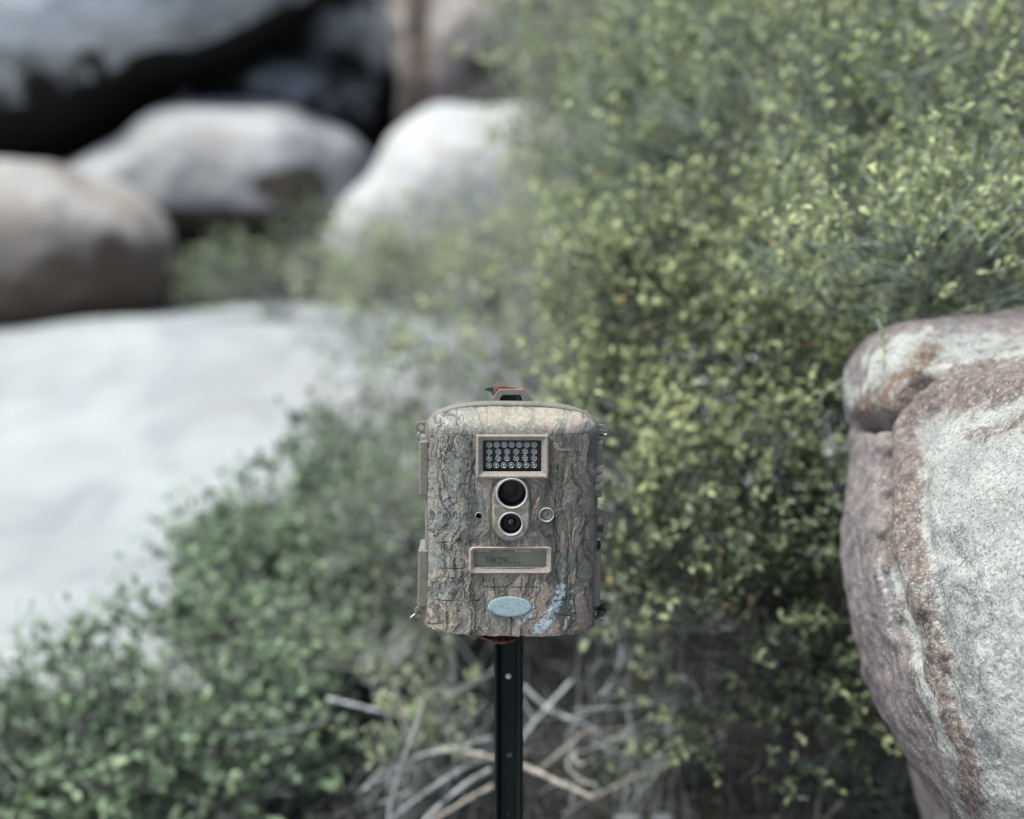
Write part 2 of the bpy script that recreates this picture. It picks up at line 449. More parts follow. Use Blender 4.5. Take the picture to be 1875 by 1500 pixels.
# dark rock face in the gap
Yb = 11.2; s = pxm(Yb)
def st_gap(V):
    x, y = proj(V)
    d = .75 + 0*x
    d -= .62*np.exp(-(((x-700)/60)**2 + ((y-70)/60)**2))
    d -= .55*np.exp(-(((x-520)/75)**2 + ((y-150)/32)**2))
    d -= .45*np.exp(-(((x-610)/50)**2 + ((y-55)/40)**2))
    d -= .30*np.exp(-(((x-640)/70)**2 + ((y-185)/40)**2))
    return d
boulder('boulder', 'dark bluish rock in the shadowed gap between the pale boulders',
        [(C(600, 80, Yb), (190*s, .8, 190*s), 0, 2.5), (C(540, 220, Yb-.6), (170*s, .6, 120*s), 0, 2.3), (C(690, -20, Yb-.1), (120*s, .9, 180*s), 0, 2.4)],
        C(610, 110, Yb), m_dark, dark_tone=st_gap, group=GB, amp=.16, fs=1.4, seed=41, rmax=4, k=.1, ridged=.4)
Yb = 10.2; s = pxm(Yb)
def st_pink(V):
    x, y = proj(V)
    d = .35 + .5*np.exp(-((x-760 + fbm(V*2, 3, 3)*14)/22)**2) + .55*np.exp(-(((x-880)/40)**2 + ((y-110)/35)**2))
    return d - .5*np.exp(-(((x-830)/45)**2 + ((y-60)/60)**2))
boulder('boulder', 'pinkish beige boulder at the top, just left of the tall shrubs',
        [(C(870, 60, Yb), (135*s, .8, 170*s), 0, 2.5), (C(790, 170, Yb-.2), (60*s, .6, 100*s), -12, 2.4), (C(900, 330, Yb), (150*s, .7, 180*s), 0, 2.3)],
        C(870, 130, Yb), m_pink, dark_tone=st_pink, group=GB, amp=.12, fs=1.3, seed=47, rmax=4, k=.12, ridged=.3)
# pinkish stone half hidden in the shrubs
Yb = 4.9; s = pxm(Yb)
boulder('boulder', 'low pinkish grey stone half hidden among the shrubs right of the bright boulder',
        [(C(1030, 500, Yb), (100*s, .3, 78*s), 18, 2.3), (C(1040, 620, Yb+.1), (120*s, .3, 130*s), 0, 2.3)],
        C(1030, 540, Yb), m_pink, dark_tone=None, group=GB, amp=.03, fs=3, seed=52, rmax=2)
# big boulders on the slope behind the shrubs, closing the view
for i, (px, py, Yb, rx, rz, lab) in enumerate([(1350, 60, 12.5, 2.3, 2.1, 'big weathered boulder on the slope behind the middle of the tall shrubs'),
                                  (2050, 0, 11.5, 2.4, 2.4, 'big weathered boulder on the slope behind the right end of the tall shrubs')]):
    cc = C(px, py, Yb)
    boulder('boulder', lab, [(cc, (rx, 1.6, rz)), ((cc[0]-.8, cc[1]+.2, cc[2]-1.2), (rx, 1.5, rz))], cc, m_brown, group='boulders on the slope', amp=.2, fs=.8, seed=60+i, rmax=6, k=.3,
            dark_tone=lambda V: .55 + .2*fbm(V, 3, 9))
cc = C(-500, -250, 14.5)
boulder('boulder', 'rear boulder on the slope behind the huge dark boulder at the top left', [(cc, (3.2, 1.6, 2.6)), ((cc[0]+1.5, cc[1], cc[2]-1), (3, 1.5, 2.6))], cc, m_brown, group='boulders on the slope', amp=.25, fs=.7, seed=71, rmax=7, k=.3)

# ---- the near boulder at the right
nb_lobes = [
    (C(2045, 1105, 1.46), (.245, .40, .262), 5, 2.3),      # main swelling, nearest part
    (C(1900, 850, 1.62), (.155, .34, .125), 6, 2.4),        # shoulder behind it
    (C(1835, 722, 1.72), (.16, .26, .085), 5, 2.4),          # top
    (C(1700, 705, 1.66), (.060, .15, .048), -18, 2.4),       # nose at the upper left
    (C(1745, 930, 1.68), (.078, .16, .17), -4, 2.5),        # flank layer behind
    (C(1960, 1340, 1.62), (.147, .26, .22), -16, 2.4),
    ((1.20, 1.90, .12), (.46, .48, .30), 0, 2.3),             # foot in the ground
]
def nb_groove(V):
    x, y = proj(V)
    w1 = fbm(V*16, 3, 77)*12
    x = x + w1; y = y + w1*.7
    m = (V[:, 1] < 2.0)
    d = -.034*np.exp(-(pldist(x, y, [(1560,772),(1600,768),(1640,748),(1668,718),(1690,700)])/14)**2)
    d -= .010*np.exp(-(pldist(x, y, [(1690,700),(1740,680),(1800,668)])/15)**2)
    d += .012*np.exp(-(pldist(x, y, [(1655,790),(1690,745),(1760,712),(1880,700)])/22)**2)
    d -= .026*np.exp(-(pldist(x, y, [(1632,770),(1614,830),(1612,920),(1622,1010),(1640,1100),(1665,1200)])/12)**2)
    d += .010*np.exp(-(pldist(x, y, [(1650,820),(1645,920),(1656,1010),(1676,1110)])/20)**2)
    d -= .008*np.exp(-(pldist(x, y, [(1685,860),(1700,980),(1725,1150),(1760,1320)])/14)**2)
    d -= .012*np.exp(-(pldist(x, y, [(1700,655),(1760,625),(1880,612)])/13)**2)
    return d*m
nbV, nbQ, nbT = blob(nb_lobes, C(1950, 1000, 1.66), nu=760, nv=460, k=.06, amp=.016, fs=6, seed=81, oct=5, rmax=1.4, fine=.0022, ffs=55, ridged=.35, cracks=nb_groove)
b = base_of(nbV)
me = mesh_np('boulder', nbV - b, nbQ, nbT)
qx, qy = proj(nbV)
wn = fbm(nbV*14, 4, 88)*16 + fbm(nbV*45, 3, 89)*7
front = nbV[:, 1] < 1.9
def band(pl, wd): return sstep(wd*1.35, wd*.1, pldist(qx + wn, qy + wn*.6, pl)) 
red = band([(1640,1000),(1650,880),(1640,800),(1665,740),(1720,715),(1800,702),(1875,692),(1990,682)], 62)
red = np.maximum(red, band([(1648,880),(1668,960),(1690,1080),(1716,1220),(1750,1350),(1790,1480)], 40)*.88)
red = np.maximum(red, band([(1780,800),(1830,785),(1900,770)], 26)*.72)
red = np.maximum(red, band([(1640,1100),(1670,1250),(1710,1400),(1750,1500)], 20)*.8)
red = np.maximum(red, band([(1575,640),(1590,610)], 20)*.7)
red = np.maximum(red, band([(1800,640),(1875,620)], 22)*.55)
pur = band([(1585,780),(1575,900),(1565,1000),(1575,1080),(1605,1200),(1640,1340),(1690,1460)], 62)
pur = np.maximum(pur, band([(1720,590),(1800,585),(1900,585)], 40)*.8); pur = np.maximum(pur, band([(1572,700),(1580,650),(1620,605),(1700,585)], 20)*.8)
och = band([(1700,650),(1670,690),(1620,730),(1595,745)], 42)*.75
gre = np.maximum(band([(1625,1040),(1640,1160),(1680,1300)], 16), band([(1700,1130),(1730,1260),(1760,1400),(1780,1500)], 26)*.8)
gre = np.maximum(gre, band([(1750,1000),(1780,1200),(1810,1480)], 75)*.55)
for n_, a_ in (('red', red), ('purple', pur), ('ochre', och), ('grey', gre)): attr(me, n_, a_)
tag(link('boulder', me, M_granite(), None, b), 'large speckled granite boulder with red brown bands, close at the right edge', 'boulder')

# ================================================================== shrubs
def unit(v): return v / (np.linalg.norm(v, axis=-1, keepdims=True) + 1e-9)
def leaf_mesh(base, dirs, nrm, L, Wd, fold=.25, shape='obovate'):
    """folded pointed leaves -> V (N*7), quads"""
    side = unit(np.cross(dirs, nrm)); nrm = np.cross(side, dirs)
    if shape == 'obovate': prof = [(0, 0, 0), (.38, .62, .10), (.72, 1.0, .10), (1.0, 0, .0)]
    elif shape == 'lobed': prof = [(0, 0, 0), (.30, .45, .06), (.62, 1.25, .12), (1.0, 0, -.05)]
    else: prof = [(0, 0, 0), (.3, .8, .08), (.65, .8, .08), (1.0, 0, 0)]
    # verts: base, tip, mid1, mid2, l1, l2, r1, r2
    def pt(t, sgn, wv, up):
        return base + dirs * (L * t)[:, None] + side * (sgn * Wd * wv * .5)[:, None] + nrm * (L * up)[:, None]
    z = np.zeros(len(base)); o = np.ones(len(base))
    (t1, w1, u1), (t2, w2, u2) = prof[1], prof[2]
    b0 = pt(0, o, 0, 0); tip = pt(prof[3][0], o, 0, prof[3][2] - .12)
    m1 = pt(t1, o, 0, u1*.2); m2 = pt(t2, o, 0, u2*.2 - .03)
    l1 = pt(t1, o, w1, u1 + fold*.3); l2 = pt(t2, o, w2, u2 + fold*.2)
    r1 = pt(t1, -o, w1, u1 + fold*.3); r2 = pt(t2, -o, w2, u2 + fold*.2)
    V = np.stack([b0, m1, m2, tip, l1, l2, r1, r2], 1)
    N = len(base); I = (np.arange(N)*8)[:, None]
    tr = np.concatenate([I + np.array([[0,4,1]]), I + np.array([[1,4,5]]), I + np.array([[1,5,2]]), I + np.array([[2,5,3]]),
                         I + np.array([[0,1,6]]), I + np.array([[1,7,6]]), I + np.array([[1,2,7]]), I + np.array([[2,3,7]])], 0)
    return V.reshape(-1, 3), tr
def shrub(label, base, lobes, ntw, leafL, mat_leaf, mat_stem, nleaf=9, twig=(.06,.14), up=.5, group=None, tint=(.15,.75), stemR=.0036,
          nstem=26, bare=.15, shape='obovate', shell=.45, aspect=.5, seed=1, cat='shrub', name='shrub', cluster=3, keep=None, twr=.0009, clump=True):
    r = np.random.default_rng(seed)
    base = np.array(base, float)
    lc = np.array([l[0] for l in lobes], float); lr = np.array([l[1] for l in lobes], float)
    wt = np.array([l[2] if len(l) > 2 else lr[i].prod()**(2/3) for i, l in enumerate(lobes)], float); wt /= wt.sum()
    li = r.choice(len(lobes), ntw, p=wt)
    d = unit(r.normal(size=(ntw, 3)))
    rad = (shell + (1-shell)*r.random(ntw)**.6) if shell < 1 else np.ones(ntw)
    p = lc[li] + d * lr[li] * rad[:, None]
    # uneven outline and gaps: reject where clump noise is low
    if clump:
        nz = fbm(p * 8.0, 2, seed)
        ok = nz > .06 - .8*(r.random(ntw) < .09)
        p, d, li = p[ok], d[ok], li[ok]
    ok = p[:, 2] > terrain(p[:, 0], p[:, 1]) + .02
    if keep is not None: ok &= keep(p)
    p, d, li = p[ok], d[ok], li[ok]; n = len(p)
    tl = r.uniform(*twig, n)
    sw = np.stack([fbm(p*3.0, 2, seed+11), 0*p[:, 0], fbm(p*3.0, 2, seed+12)*.5], -1)
    td = unit(d * .6 + np.array([0, 0, up]) + sw*.8 + r.normal(size=(n, 3))*.33)
    tip = p + td * tl[:, None]
    mid = (p + tip)/2 + r.normal(size=(n, 3)) * (tl*.12)[:, None]
    K = 5
    tw = bez(p, mid, tip, K)
    # main stems
    si = r.integers(0, n, nstem)
    tgt = p[si]
    b0 = base + np.stack([r.normal(size=nstem)*.05, r.normal(size=nstem)*.05, np.zeros(nstem)-.03], -1)
    mm = (b0 + tgt)/2 + r.normal(size=(nstem, 3))*.07*np.linalg.norm(tgt-b0, axis=1)[:, None] + np.array([0,0,.05])
    st = bez(b0, mm, tgt, 14)
    wob = np.cumsum(r.normal(size=st.shape)*.006, axis=1); st = st + wob - wob[:, :1]
    sr = np.linspace(1, .3, 14)[None] * r.uniform(.5, 1, nstem)[:, None] * stemR
    # connectors: from the nearest stem point to the twig start
    sp = st[:, 3:].reshape(-1, 3)
    best = np.full(n, 1e9); bi = np.zeros(n, int)
    for a in range(0, n, 2000):
        dd = ((p[a:a+2000, None] - sp[None])**2).sum(-1); dd = dd*(.5 + r.random(dd.shape)) + 0.02*(sp[None, :, 2] > p[a:a+2000, None, 2])
        bi[a:a+2000] = dd.argmin(1)
    q = sp[bi]
    cm = (q + p)/2 + r.normal(size=(n, 3))*.18*np.linalg.norm(p-q, axis=1)[:, None]
    cn = bez(q, cm, p, 5)
    V1, Q1 = tubes(st, sr, 6)
    V2, Q2 = tubes(cn, np.linspace(twr*2.1, twr*1.3, 5)[None]*np.ones((n, 1)), 3)
    V3, Q3 = tubes(tw, np.linspace(twr*1.3, twr*.6, 5)[None]*np.ones((n, 1)), 3)
    # a few long leafless switches
    nb = int(nstem*2.2)
    b_ = sp[r.integers(0, len(sp), nb)]; dv = unit(r.normal(size=(nb, 3)) + np.array([0, -.25, .5]))
    ln = r.uniform(.10, .30, nb)[:, None] * min(1.4, max(.5, float(lr.max())*1.5))
    bb = bez(b_, b_ + dv*ln*.5 + r.normal(size=(nb, 3))*.05, b_ + dv*ln + np.array([0, 0, -.03]), 8)
    V4, Q4 = tubes(bb, np.linspace(twr*2.6, twr*.9, 8)[None]*np.ones((nb, 1)), 4)
    Vs = np.concatenate([V1, V2, V3, V4]); Qs = np.concatenate([Q1, Q2+len(V1), Q3+len(V1)+len(V2), Q4+len(V1)+len(V2)+len(V3)])
    # leaves
    has = r.random(n) > bare
    ti = np.repeat(np.nonzero(has)[0], nleaf)
    m = len(ti)
    u = (np.tile(np.arange(nleaf), has.sum()) + .3 + r.random(m)*.6) / nleaf
    u = np.clip(np.round(u*nleaf/cluster)*cluster/nleaf if cluster > 1 else u, .12, 1)
    uu = u[:, None]
    lp = (1-uu)**2*p[ti] + 2*uu*(1-uu)*mid[ti] + uu**2*tip[ti]
    ld = unit(td[ti]*r.uniform(.2, 1.0, m)[:, None] + unit(r.normal(size=(m, 3)))*1.0 + np.array([0, 0, .25]))
    ln_ = unit(r.normal(size=(m, 3))*.5 + np.array([-.15, -.25, .75]))
    L = leafL * r.uniform(.55, 1.2, m) * (1 - .3*(u > .9))
    LV, LT = leaf_mesh(lp, ld, ln_, L, L*aspect*r.uniform(.8, 1.2, m), shape=shape)
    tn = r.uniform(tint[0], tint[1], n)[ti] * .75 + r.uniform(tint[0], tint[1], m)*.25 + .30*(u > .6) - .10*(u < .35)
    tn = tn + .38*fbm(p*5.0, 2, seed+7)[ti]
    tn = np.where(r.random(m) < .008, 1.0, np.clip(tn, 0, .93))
    root = bpy.data.objects.new(name, None); COL.objects.link(root); root.location = base
    tag(root, label, cat, group)
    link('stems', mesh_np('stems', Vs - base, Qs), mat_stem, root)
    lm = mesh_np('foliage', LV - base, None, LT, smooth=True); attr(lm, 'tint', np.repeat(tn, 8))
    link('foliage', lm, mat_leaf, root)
    return root

ml_right = M_leaf('shrub_leaf', [(.045,.063,.042), (.20,.245,.14), (.52,.585,.31), (.46,.34,.14)])
ml_sage = M_leaf('sage_leaf', [(.12,.15,.10), (.27,.32,.20), (.52,.57,.34), (.50,.47,.20)], .3)
ml_left = M_leaf('holly_leaf', [(.035,.055,.033), (.125,.185,.11), (.34,.45,.29), (.30,.38,.14)], .25)
ml_small = M_leaf('weed_leaf', [(.08,.10,.07), (.17,.21,.13), (.32,.38,.20), (.45,.45,.12)], .35)
ms_grey = M_wood('grey_stem', (.20,.21,.19), (.42,.44,.42))
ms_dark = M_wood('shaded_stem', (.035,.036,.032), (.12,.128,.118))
ms_green = M_wood('green_stem', (.17,.20,.16), (.35,.41,.34))
ms_dead = M_wood('dead_wood', (.25,.26,.265), (.50,.51,.52))
ms_tan = M_wood('tan_wood', (.26,.23,.19), (.50,.46,.40))

def L3(px, py, Y, rx, ry, rz, w=None):
    """lobe seen at pixel (px,py); radii in metres"""
    c = C(px, py, Y); return (c, (rx, ry, rz)) if w is None else (c, (rx, ry, rz), w)
def gp(x, y): return (x, y, float(terrain(np.array([x]), np.array([y]))[0]))
GR = 'leafy shrubs filling the right side'
shrub('dense yellow green shrub right behind the top of the near granite boulder', gp(0.80, 1.95),
      [L3(1640, 500, 1.76, 0.113, 0.113, 0.087), L3(1830, 470, 1.83, 0.139, 0.122, 0.104), L3(1560, 420, 1.96, 0.139, 0.122, 0.104), L3(1800, 300, 2, 0.174, 0.157, 0.122), L3(1640, 250, 2.13, 0.174, 0.174, 0.139),
       L3(1900, 80, 2.17, 0.191, 0.174, 0.174), L3(1600, 60, 2.35, 0.217, 0.174, 0.157)],
      1350, .0150, ml_right, ms_green, nleaf=16, group=GR, seed=101, tint=(.25,.85), nstem=26, twig=(.06,.14), aspect=.45)
shrub('dark tangled shrub at the far right edge, deep behind the near boulder', gp(0.966, 2.31),
      [L3(1780, 420, 2.44, 0.252, 0.185, 0.235), L3(1850, 150, 2.52, 0.286, 0.185, 0.235), L3(1700, 640, 2.35, 0.218, 0.168, 0.168), L3(1620, 20, 2.6, 0.252, 0.168, 0.168)],
      1100, .0165, ml_right, ms_grey, nleaf=14, group=GR, seed=102, tint=(.0,.5), nstem=24, twig=(.07,.16), aspect=.45)
shrub('tall airy shrub above the device, between the bright boulder and the right edge', gp(0.80, 2.55),
      [L3(1420, 260, 2.36, 0.228, 0.213, 0.198), L3(1280, 420, 2.43, 0.213, 0.213, 0.152), L3(1300, 180, 2.66, 0.266, 0.228, 0.198), L3(1450, 60, 2.58, 0.274, 0.228, 0.167), L3(1500, 480, 2.13, 0.167, 0.152, 0.152), L3(1180, 330, 2.89, 0.19, 0.228, 0.198)],
      1850, .0180, ml_right, ms_green, nleaf=15, group=GR, seed=103, tint=(.2,.75), nstem=34, twig=(.08,.17), aspect=.45)
shrub('soft yellow green shrub at the top, in front of the pinkish boulder', gp(0.496, 3.84),
      [L3(1130, 120, 3.92, 0.336, 0.28, 0.272), L3(1085, 440, 3.7, .17, .2, .18), L3(1020, 200, 4.1, 0.17, 0.24, 0.26), L3(1250, 60, 4.08, 0.4, 0.28, 0.32), L3(1150, 340, 3.84, 0.19, 0.24, 0.24), L3(1340, 220, 3.68, 0.32, 0.24, 0.28)],
      1600, .027, ml_sage, ms_grey, nleaf=13, group=GR, seed=104, tint=(.2,.85), nstem=30, twig=(.10,.24), aspect=.45)
shrub('light green shrub standing right beside the device, at its upper right', gp(0.256, 2.32),
      [L3(1180, 620, 2.32, 0.152, 0.16, 0.136), L3(1130, 760, 2.4, 0.10, 0.12, 0.09), L3(1300, 560, 2.24, 0.16, 0.16, 0.136), L3(1420, 680, 2.08, 0.152, 0.144, 0.128), L3(1180, 800, 2.16, 0.128, 0.128, 0.12)],
      1000, .0170, ml_right, ms_dark, nleaf=14, group=GR, seed=105, tint=(.3,.85), nstem=24, twig=(.07,.16), aspect=.45)
shrub('mid green shrub between the device and the near boulder', gp(0.327, 1.98),
      [L3(1300, 880, 1.98, 0.138, 0.138, 0.112), L3(1440, 820, 2.02, 0.129, 0.129, 0.12), L3(1180, 960, 1.94, 0.086, 0.103, 0.0688), L3(1400, 1000, 1.89, 0.12, 0.12, 0.086), L3(1300, 740, 2.15, 0.155, 0.138, 0.112), L3(1500, 920, 1.98, 0.086, 0.112, 0.138)],
      950, .0165, ml_right, ms_dark, nleaf=14, group=GR, seed=106, tint=(.15,.72), nstem=10, twig=(.06,.15), aspect=.45)
shrub('loose low shrub with dark gaps below and right of the device', gp(0.378, 1.91),
      [L3(1300, 1120, 1.84, 0.117, 0.108, 0.063), L3(1420, 1180, 1.84, 0.108, 0.108, 0.081), L3(1500, 1080, 1.89, 0.09, 0.108, 0.108), L3(1270, 1300, 1.89, 0.099, 0.09, 0.063), L3(1400, 1360, 1.89, 0.108, 0.09, 0.063), L3(1530, 1240, 1.89, 0.072, 0.09, 0.09)],
      700, .0175, ml_right, ms_dark, nleaf=13, group=GR, seed=107, tint=(.1,.65), nstem=9, bare=.3, twig=(.06,.13), aspect=.45)
shrub('small bright leafy plant under the foot of the near boulder', gp(.55, 2.0),
      [L3(1610, 1400, 1.98, .06, .06, .05), L3(1570, 1470, 1.98, .06, .06, .04)], 130, .016, ml_small, ms_green, nleaf=9, seed=108, tint=(.2,.7), nstem=8, bare=.05, shape='lobed', aspect=.7)

# pale wispy shrubs in the middle distance
GM = 'pale wispy shrubs across the middle'
shrub('pale wispy shrub behind the device, seen at its upper left', gp(-0.14, 3.04),
      [L3(900, 640, 3.04, 0.187, 0.172, 0.109), L3(760, 640, 3.2, 0.14, 0.156, 0.078), L3(960, 560, 3.28, 0.187, 0.172, 0.109), L3(900, 760, 2.89, 0.156, 0.156, 0.0624), L3(1060, 560, 3.0, .15, .16, .14), L3(1060, 700, 2.8, .12, .12, .11)],
      850, .022, ml_sage, ms_grey, nleaf=7, group=GM, seed=111, tint=(.2,.8), nstem=44, bare=.45, twig=(.08,.2), shell=.2)
shrub('pale wispy shrub at the foot of the bright white boulder', gp(0.0425, 4.84),
      [L3(900, 470, 4.76, 0.357, 0.212, 0.153), L3(760, 480, 4.93, 0.255, 0.212, 0.128), L3(1040, 410, 4.76, 0.2, 0.212, 0.13), L3(680, 540, 4.84, 0.255, 0.212, 0.085), L3(860, 560, 4.5, 0.34, 0.212, 0.102)],
      850, .032, ml_sage, ms_grey, nleaf=7, group=GM, seed=112, tint=(.2,.85), nstem=30, bare=.3, twig=(.09,.22), shell=.2)
shrub('grey green low shrub on the pale sand left of the device', gp(-0.468, 3.65),
      [L3(640, 640, 3.91, 0.153, 0.17, 0.051), L3(600, 590, 4.25, 0.187, 0.17, 0.051), L3(720, 740, 3.57, 0.119, 0.17, 0.0595)],
      260, .018, ml_sage, ms_grey, nleaf=6, group=GM, seed=113, tint=(.1,.7), nstem=26, bare=.5, twig=(.08,.18), shell=.1)
shrub('small green bush in front of the dark gap between the left boulders', gp(-1, 6.6),
      [L3(500, 500, 6.6, 0.22, 0.2, 0.13), L3(430, 510, 6.6, 0.16, 0.2, 0.1), L3(570, 470, 6.7, 0.2, 0.2, 0.13)],
      420, .034, ml_small, ms_grey, nleaf=8, seed=114, tint=(.1,.75), nstem=26, bare=.15, twig=(.09,.2), group=GM)

# holly-like shrub at the lower left
GL = 'green shrubs at the lower left'
shrub('wide dark green lobed leaf shrub filling the lower left corner', gp(-0.72, 2.35),
      [L3(330, 1235, 2.3, 0.2, 0.2, 0.11), L3(150, 1370, 2.25, 0.22, 0.2, 0.12), L3(20, 1450, 2.2, 0.2, 0.2, 0.11), L3(420, 1400, 2.2, 0.16, 0.14, 0.1), L3(-120, 1480, 2.25, 0.22, 0.2, 0.11),
       L3(480, 1150, 2.45, 0.19, 0.18, 0.12), L3(250, 1440, 2.2, 0.22, 0.15, 0.09)],
      2300, .0245, ml_left, ms_grey, nleaf=9, group=GL, seed=121, tint=(.1,.8), nstem=24, bare=.08, shape='obovate', aspect=.55, cluster=3, twig=(.05,.15))
shrub('dark green shrub rising on the pale sand left of the device', gp(-0.38, 2.85),
      [L3(520, 1000, 2.8, 0.16, 0.17, 0.09), L3(640, 960, 2.9, 0.14, 0.17, 0.085), L3(440, 1060, 2.7, 0.1, 0.15, 0.07), L3(650, 1050, 2.75, 0.17, 0.15, 0.13), L3(700, 990, 2.9, 0.12, 0.15, 0.11), L3(590, 1100, 2.6, 0.14, 0.14, 0.12)],
      1600, .024, ml_left, ms_grey, nleaf=9, group=GL, seed=122, tint=(.05,.7), nstem=20, bare=.12, shape='obovate', aspect=.55, twig=(.05,.16))
shrub('thin sprig shrub reaching over the pale sand at the upper left of the device', gp(-0.45, 3.1),
      [L3(470, 850, 3, 0.1, 0.1, 0.05), L3(560, 830, 3, 0.1, 0.1, 0.05), L3(410, 790, 3, 0.05, 0.05, 0.03), L3(700, 800, 3.1, 0.14, 0.14, 0.06)],
      210, .024, ml_left, ms_grey, nleaf=6, group=GL, seed=123, tint=(.2,.8), nstem=22, bare=.2, shape='lobed', aspect=.8, twig=(.05,.12), shell=.1)
shrub('twiggy greyish shrub directly left of the device', gp(-.16, 2.5),
      [L3(720, 1060, 2.5, .10, .12, .12), L3(690, 960, 2.6, .12, .12, .08), L3(780, 900, 2.8, .12, .12, .10), L3(1000, 900, 2.8, .16, .14, .12)],
      620, .017, ml_sage, ms_grey, nleaf=7, group=GL, seed=124, tint=(.0,.5), nstem=26, bare=.35, twig=(.05,.13))
shrub('low yellow green plant under the device, between the fallen branches', gp(-.13, 2.05),
      [L3(820, 1260, 2.1, .05, .06, .07), L3(760, 1330, 2.0, .06, .05, .03), L3(700, 1370, 1.95, .03, .03, .02), L3(830, 1330, 2.05, .05, .05, .03), L3(700, 1170, 2.3, .09, .08, .04)],
      170, .016, ml_sage, ms_grey, nleaf=9, seed=125, tint=(.1,.8), nstem=12, bare=.1, twig=(.03,.08))
shrub('small yellowish sprigs at the lower right of the device', gp(.2, 2.0),
      [L3(1160, 1340, 1.95, .025, .03, .02), L3(1120, 1120, 2.0, .03, .03, .03), L3(1190, 1170, 2.0, .03, .03, .03), L3(1230, 1380, 2.0, .04, .03, .03)],
      70, .018, ml_sage, ms_grey, nleaf=8, seed=126, tint=(.3,.9), nstem=10, bare=.0, twig=(.03,.06))

# ================================================================== dead branches
def branch(label, pts, Y0, Y1, rad, mat, forks=2, seed=0, rt=.55):
    rad *= .66
    r = np.random.default_rng(seed)
    n = len(pts); Ys = np.linspace(Y0, Y1, n)
    p = np.array([P(a, b_, y) for (a, b_), y in zip(pts, Ys)])
    t = np.linspace(0, n-1, 22)
    i = np.clip(np.floor(t).astype(int), 0, n-2); f = (t - i)[:, None]
    def g(j): return p[np.clip(j, 0, n-1)]
    a, b_, c, d = g(i-1), g(i), g(i+1), g(i+2)
    q = .5*((2*b_) + (-a+c)*f + (2*a-5*b_+4*c-d)*f*f + (-a+3*b_-3*c+d)*f**3)
    q += r.normal(size=q.shape)*rad*.12
    rr = np.linspace(1, rt, 22)*rad*(1 + .12*r.normal(size=22))
    rr[0] *= .75; rr[-1] *= .6
    Vs, Qs = tubes(q[None], rr[None], 9)
    extra = []
    caps = [tuple(range(9))[::-1], tuple(21*9 + i for i in range(9))]
    parts = [(Vs, Qs)]
    for k_ in range(forks):
        j = r.integers(4, 18); dv = unit((q[j+1]-q[j])[None])[0]
        e = q[j] + (dv*r.uniform(.4, 1) + r.normal(size=3)*.5)*r.uniform(.05, .14)
        fk = bez(q[j][None], ((q[j]+e)/2 + r.normal(size=3)*.012)[None], e[None], 7)
        parts.append(tubes(fk, np.linspace(.45, .15, 7)[None]*rad, 5))
    b0 = q[0].copy()
    VV = []; QQ = []; o = 0
    for v_, q_ in parts: VV.append(v_); QQ.append(q_ + o); o += len(v_)
    VV = np.concatenate(VV) - b0; QQ = np.concatenate(QQ)
    c0 = [[0, 1, 2, 3], [0, 3, 4, 5], [0, 5, 6, 7]]; T0 = [[0, 7, 8]]
    e0 = 21*9
    QQ = np.concatenate([QQ, np.array(c0)[:, ::-1], np.array(c0) + e0]); TT = np.array(T0 + [[e0, e0+7, e0+8]])
    o_ = link('dead_branch', mesh_np('dead_branch', VV, QQ, TT), mat, None, b0)
    tag(o_, label, 'branch', 'dead branches on the ground'); return o_
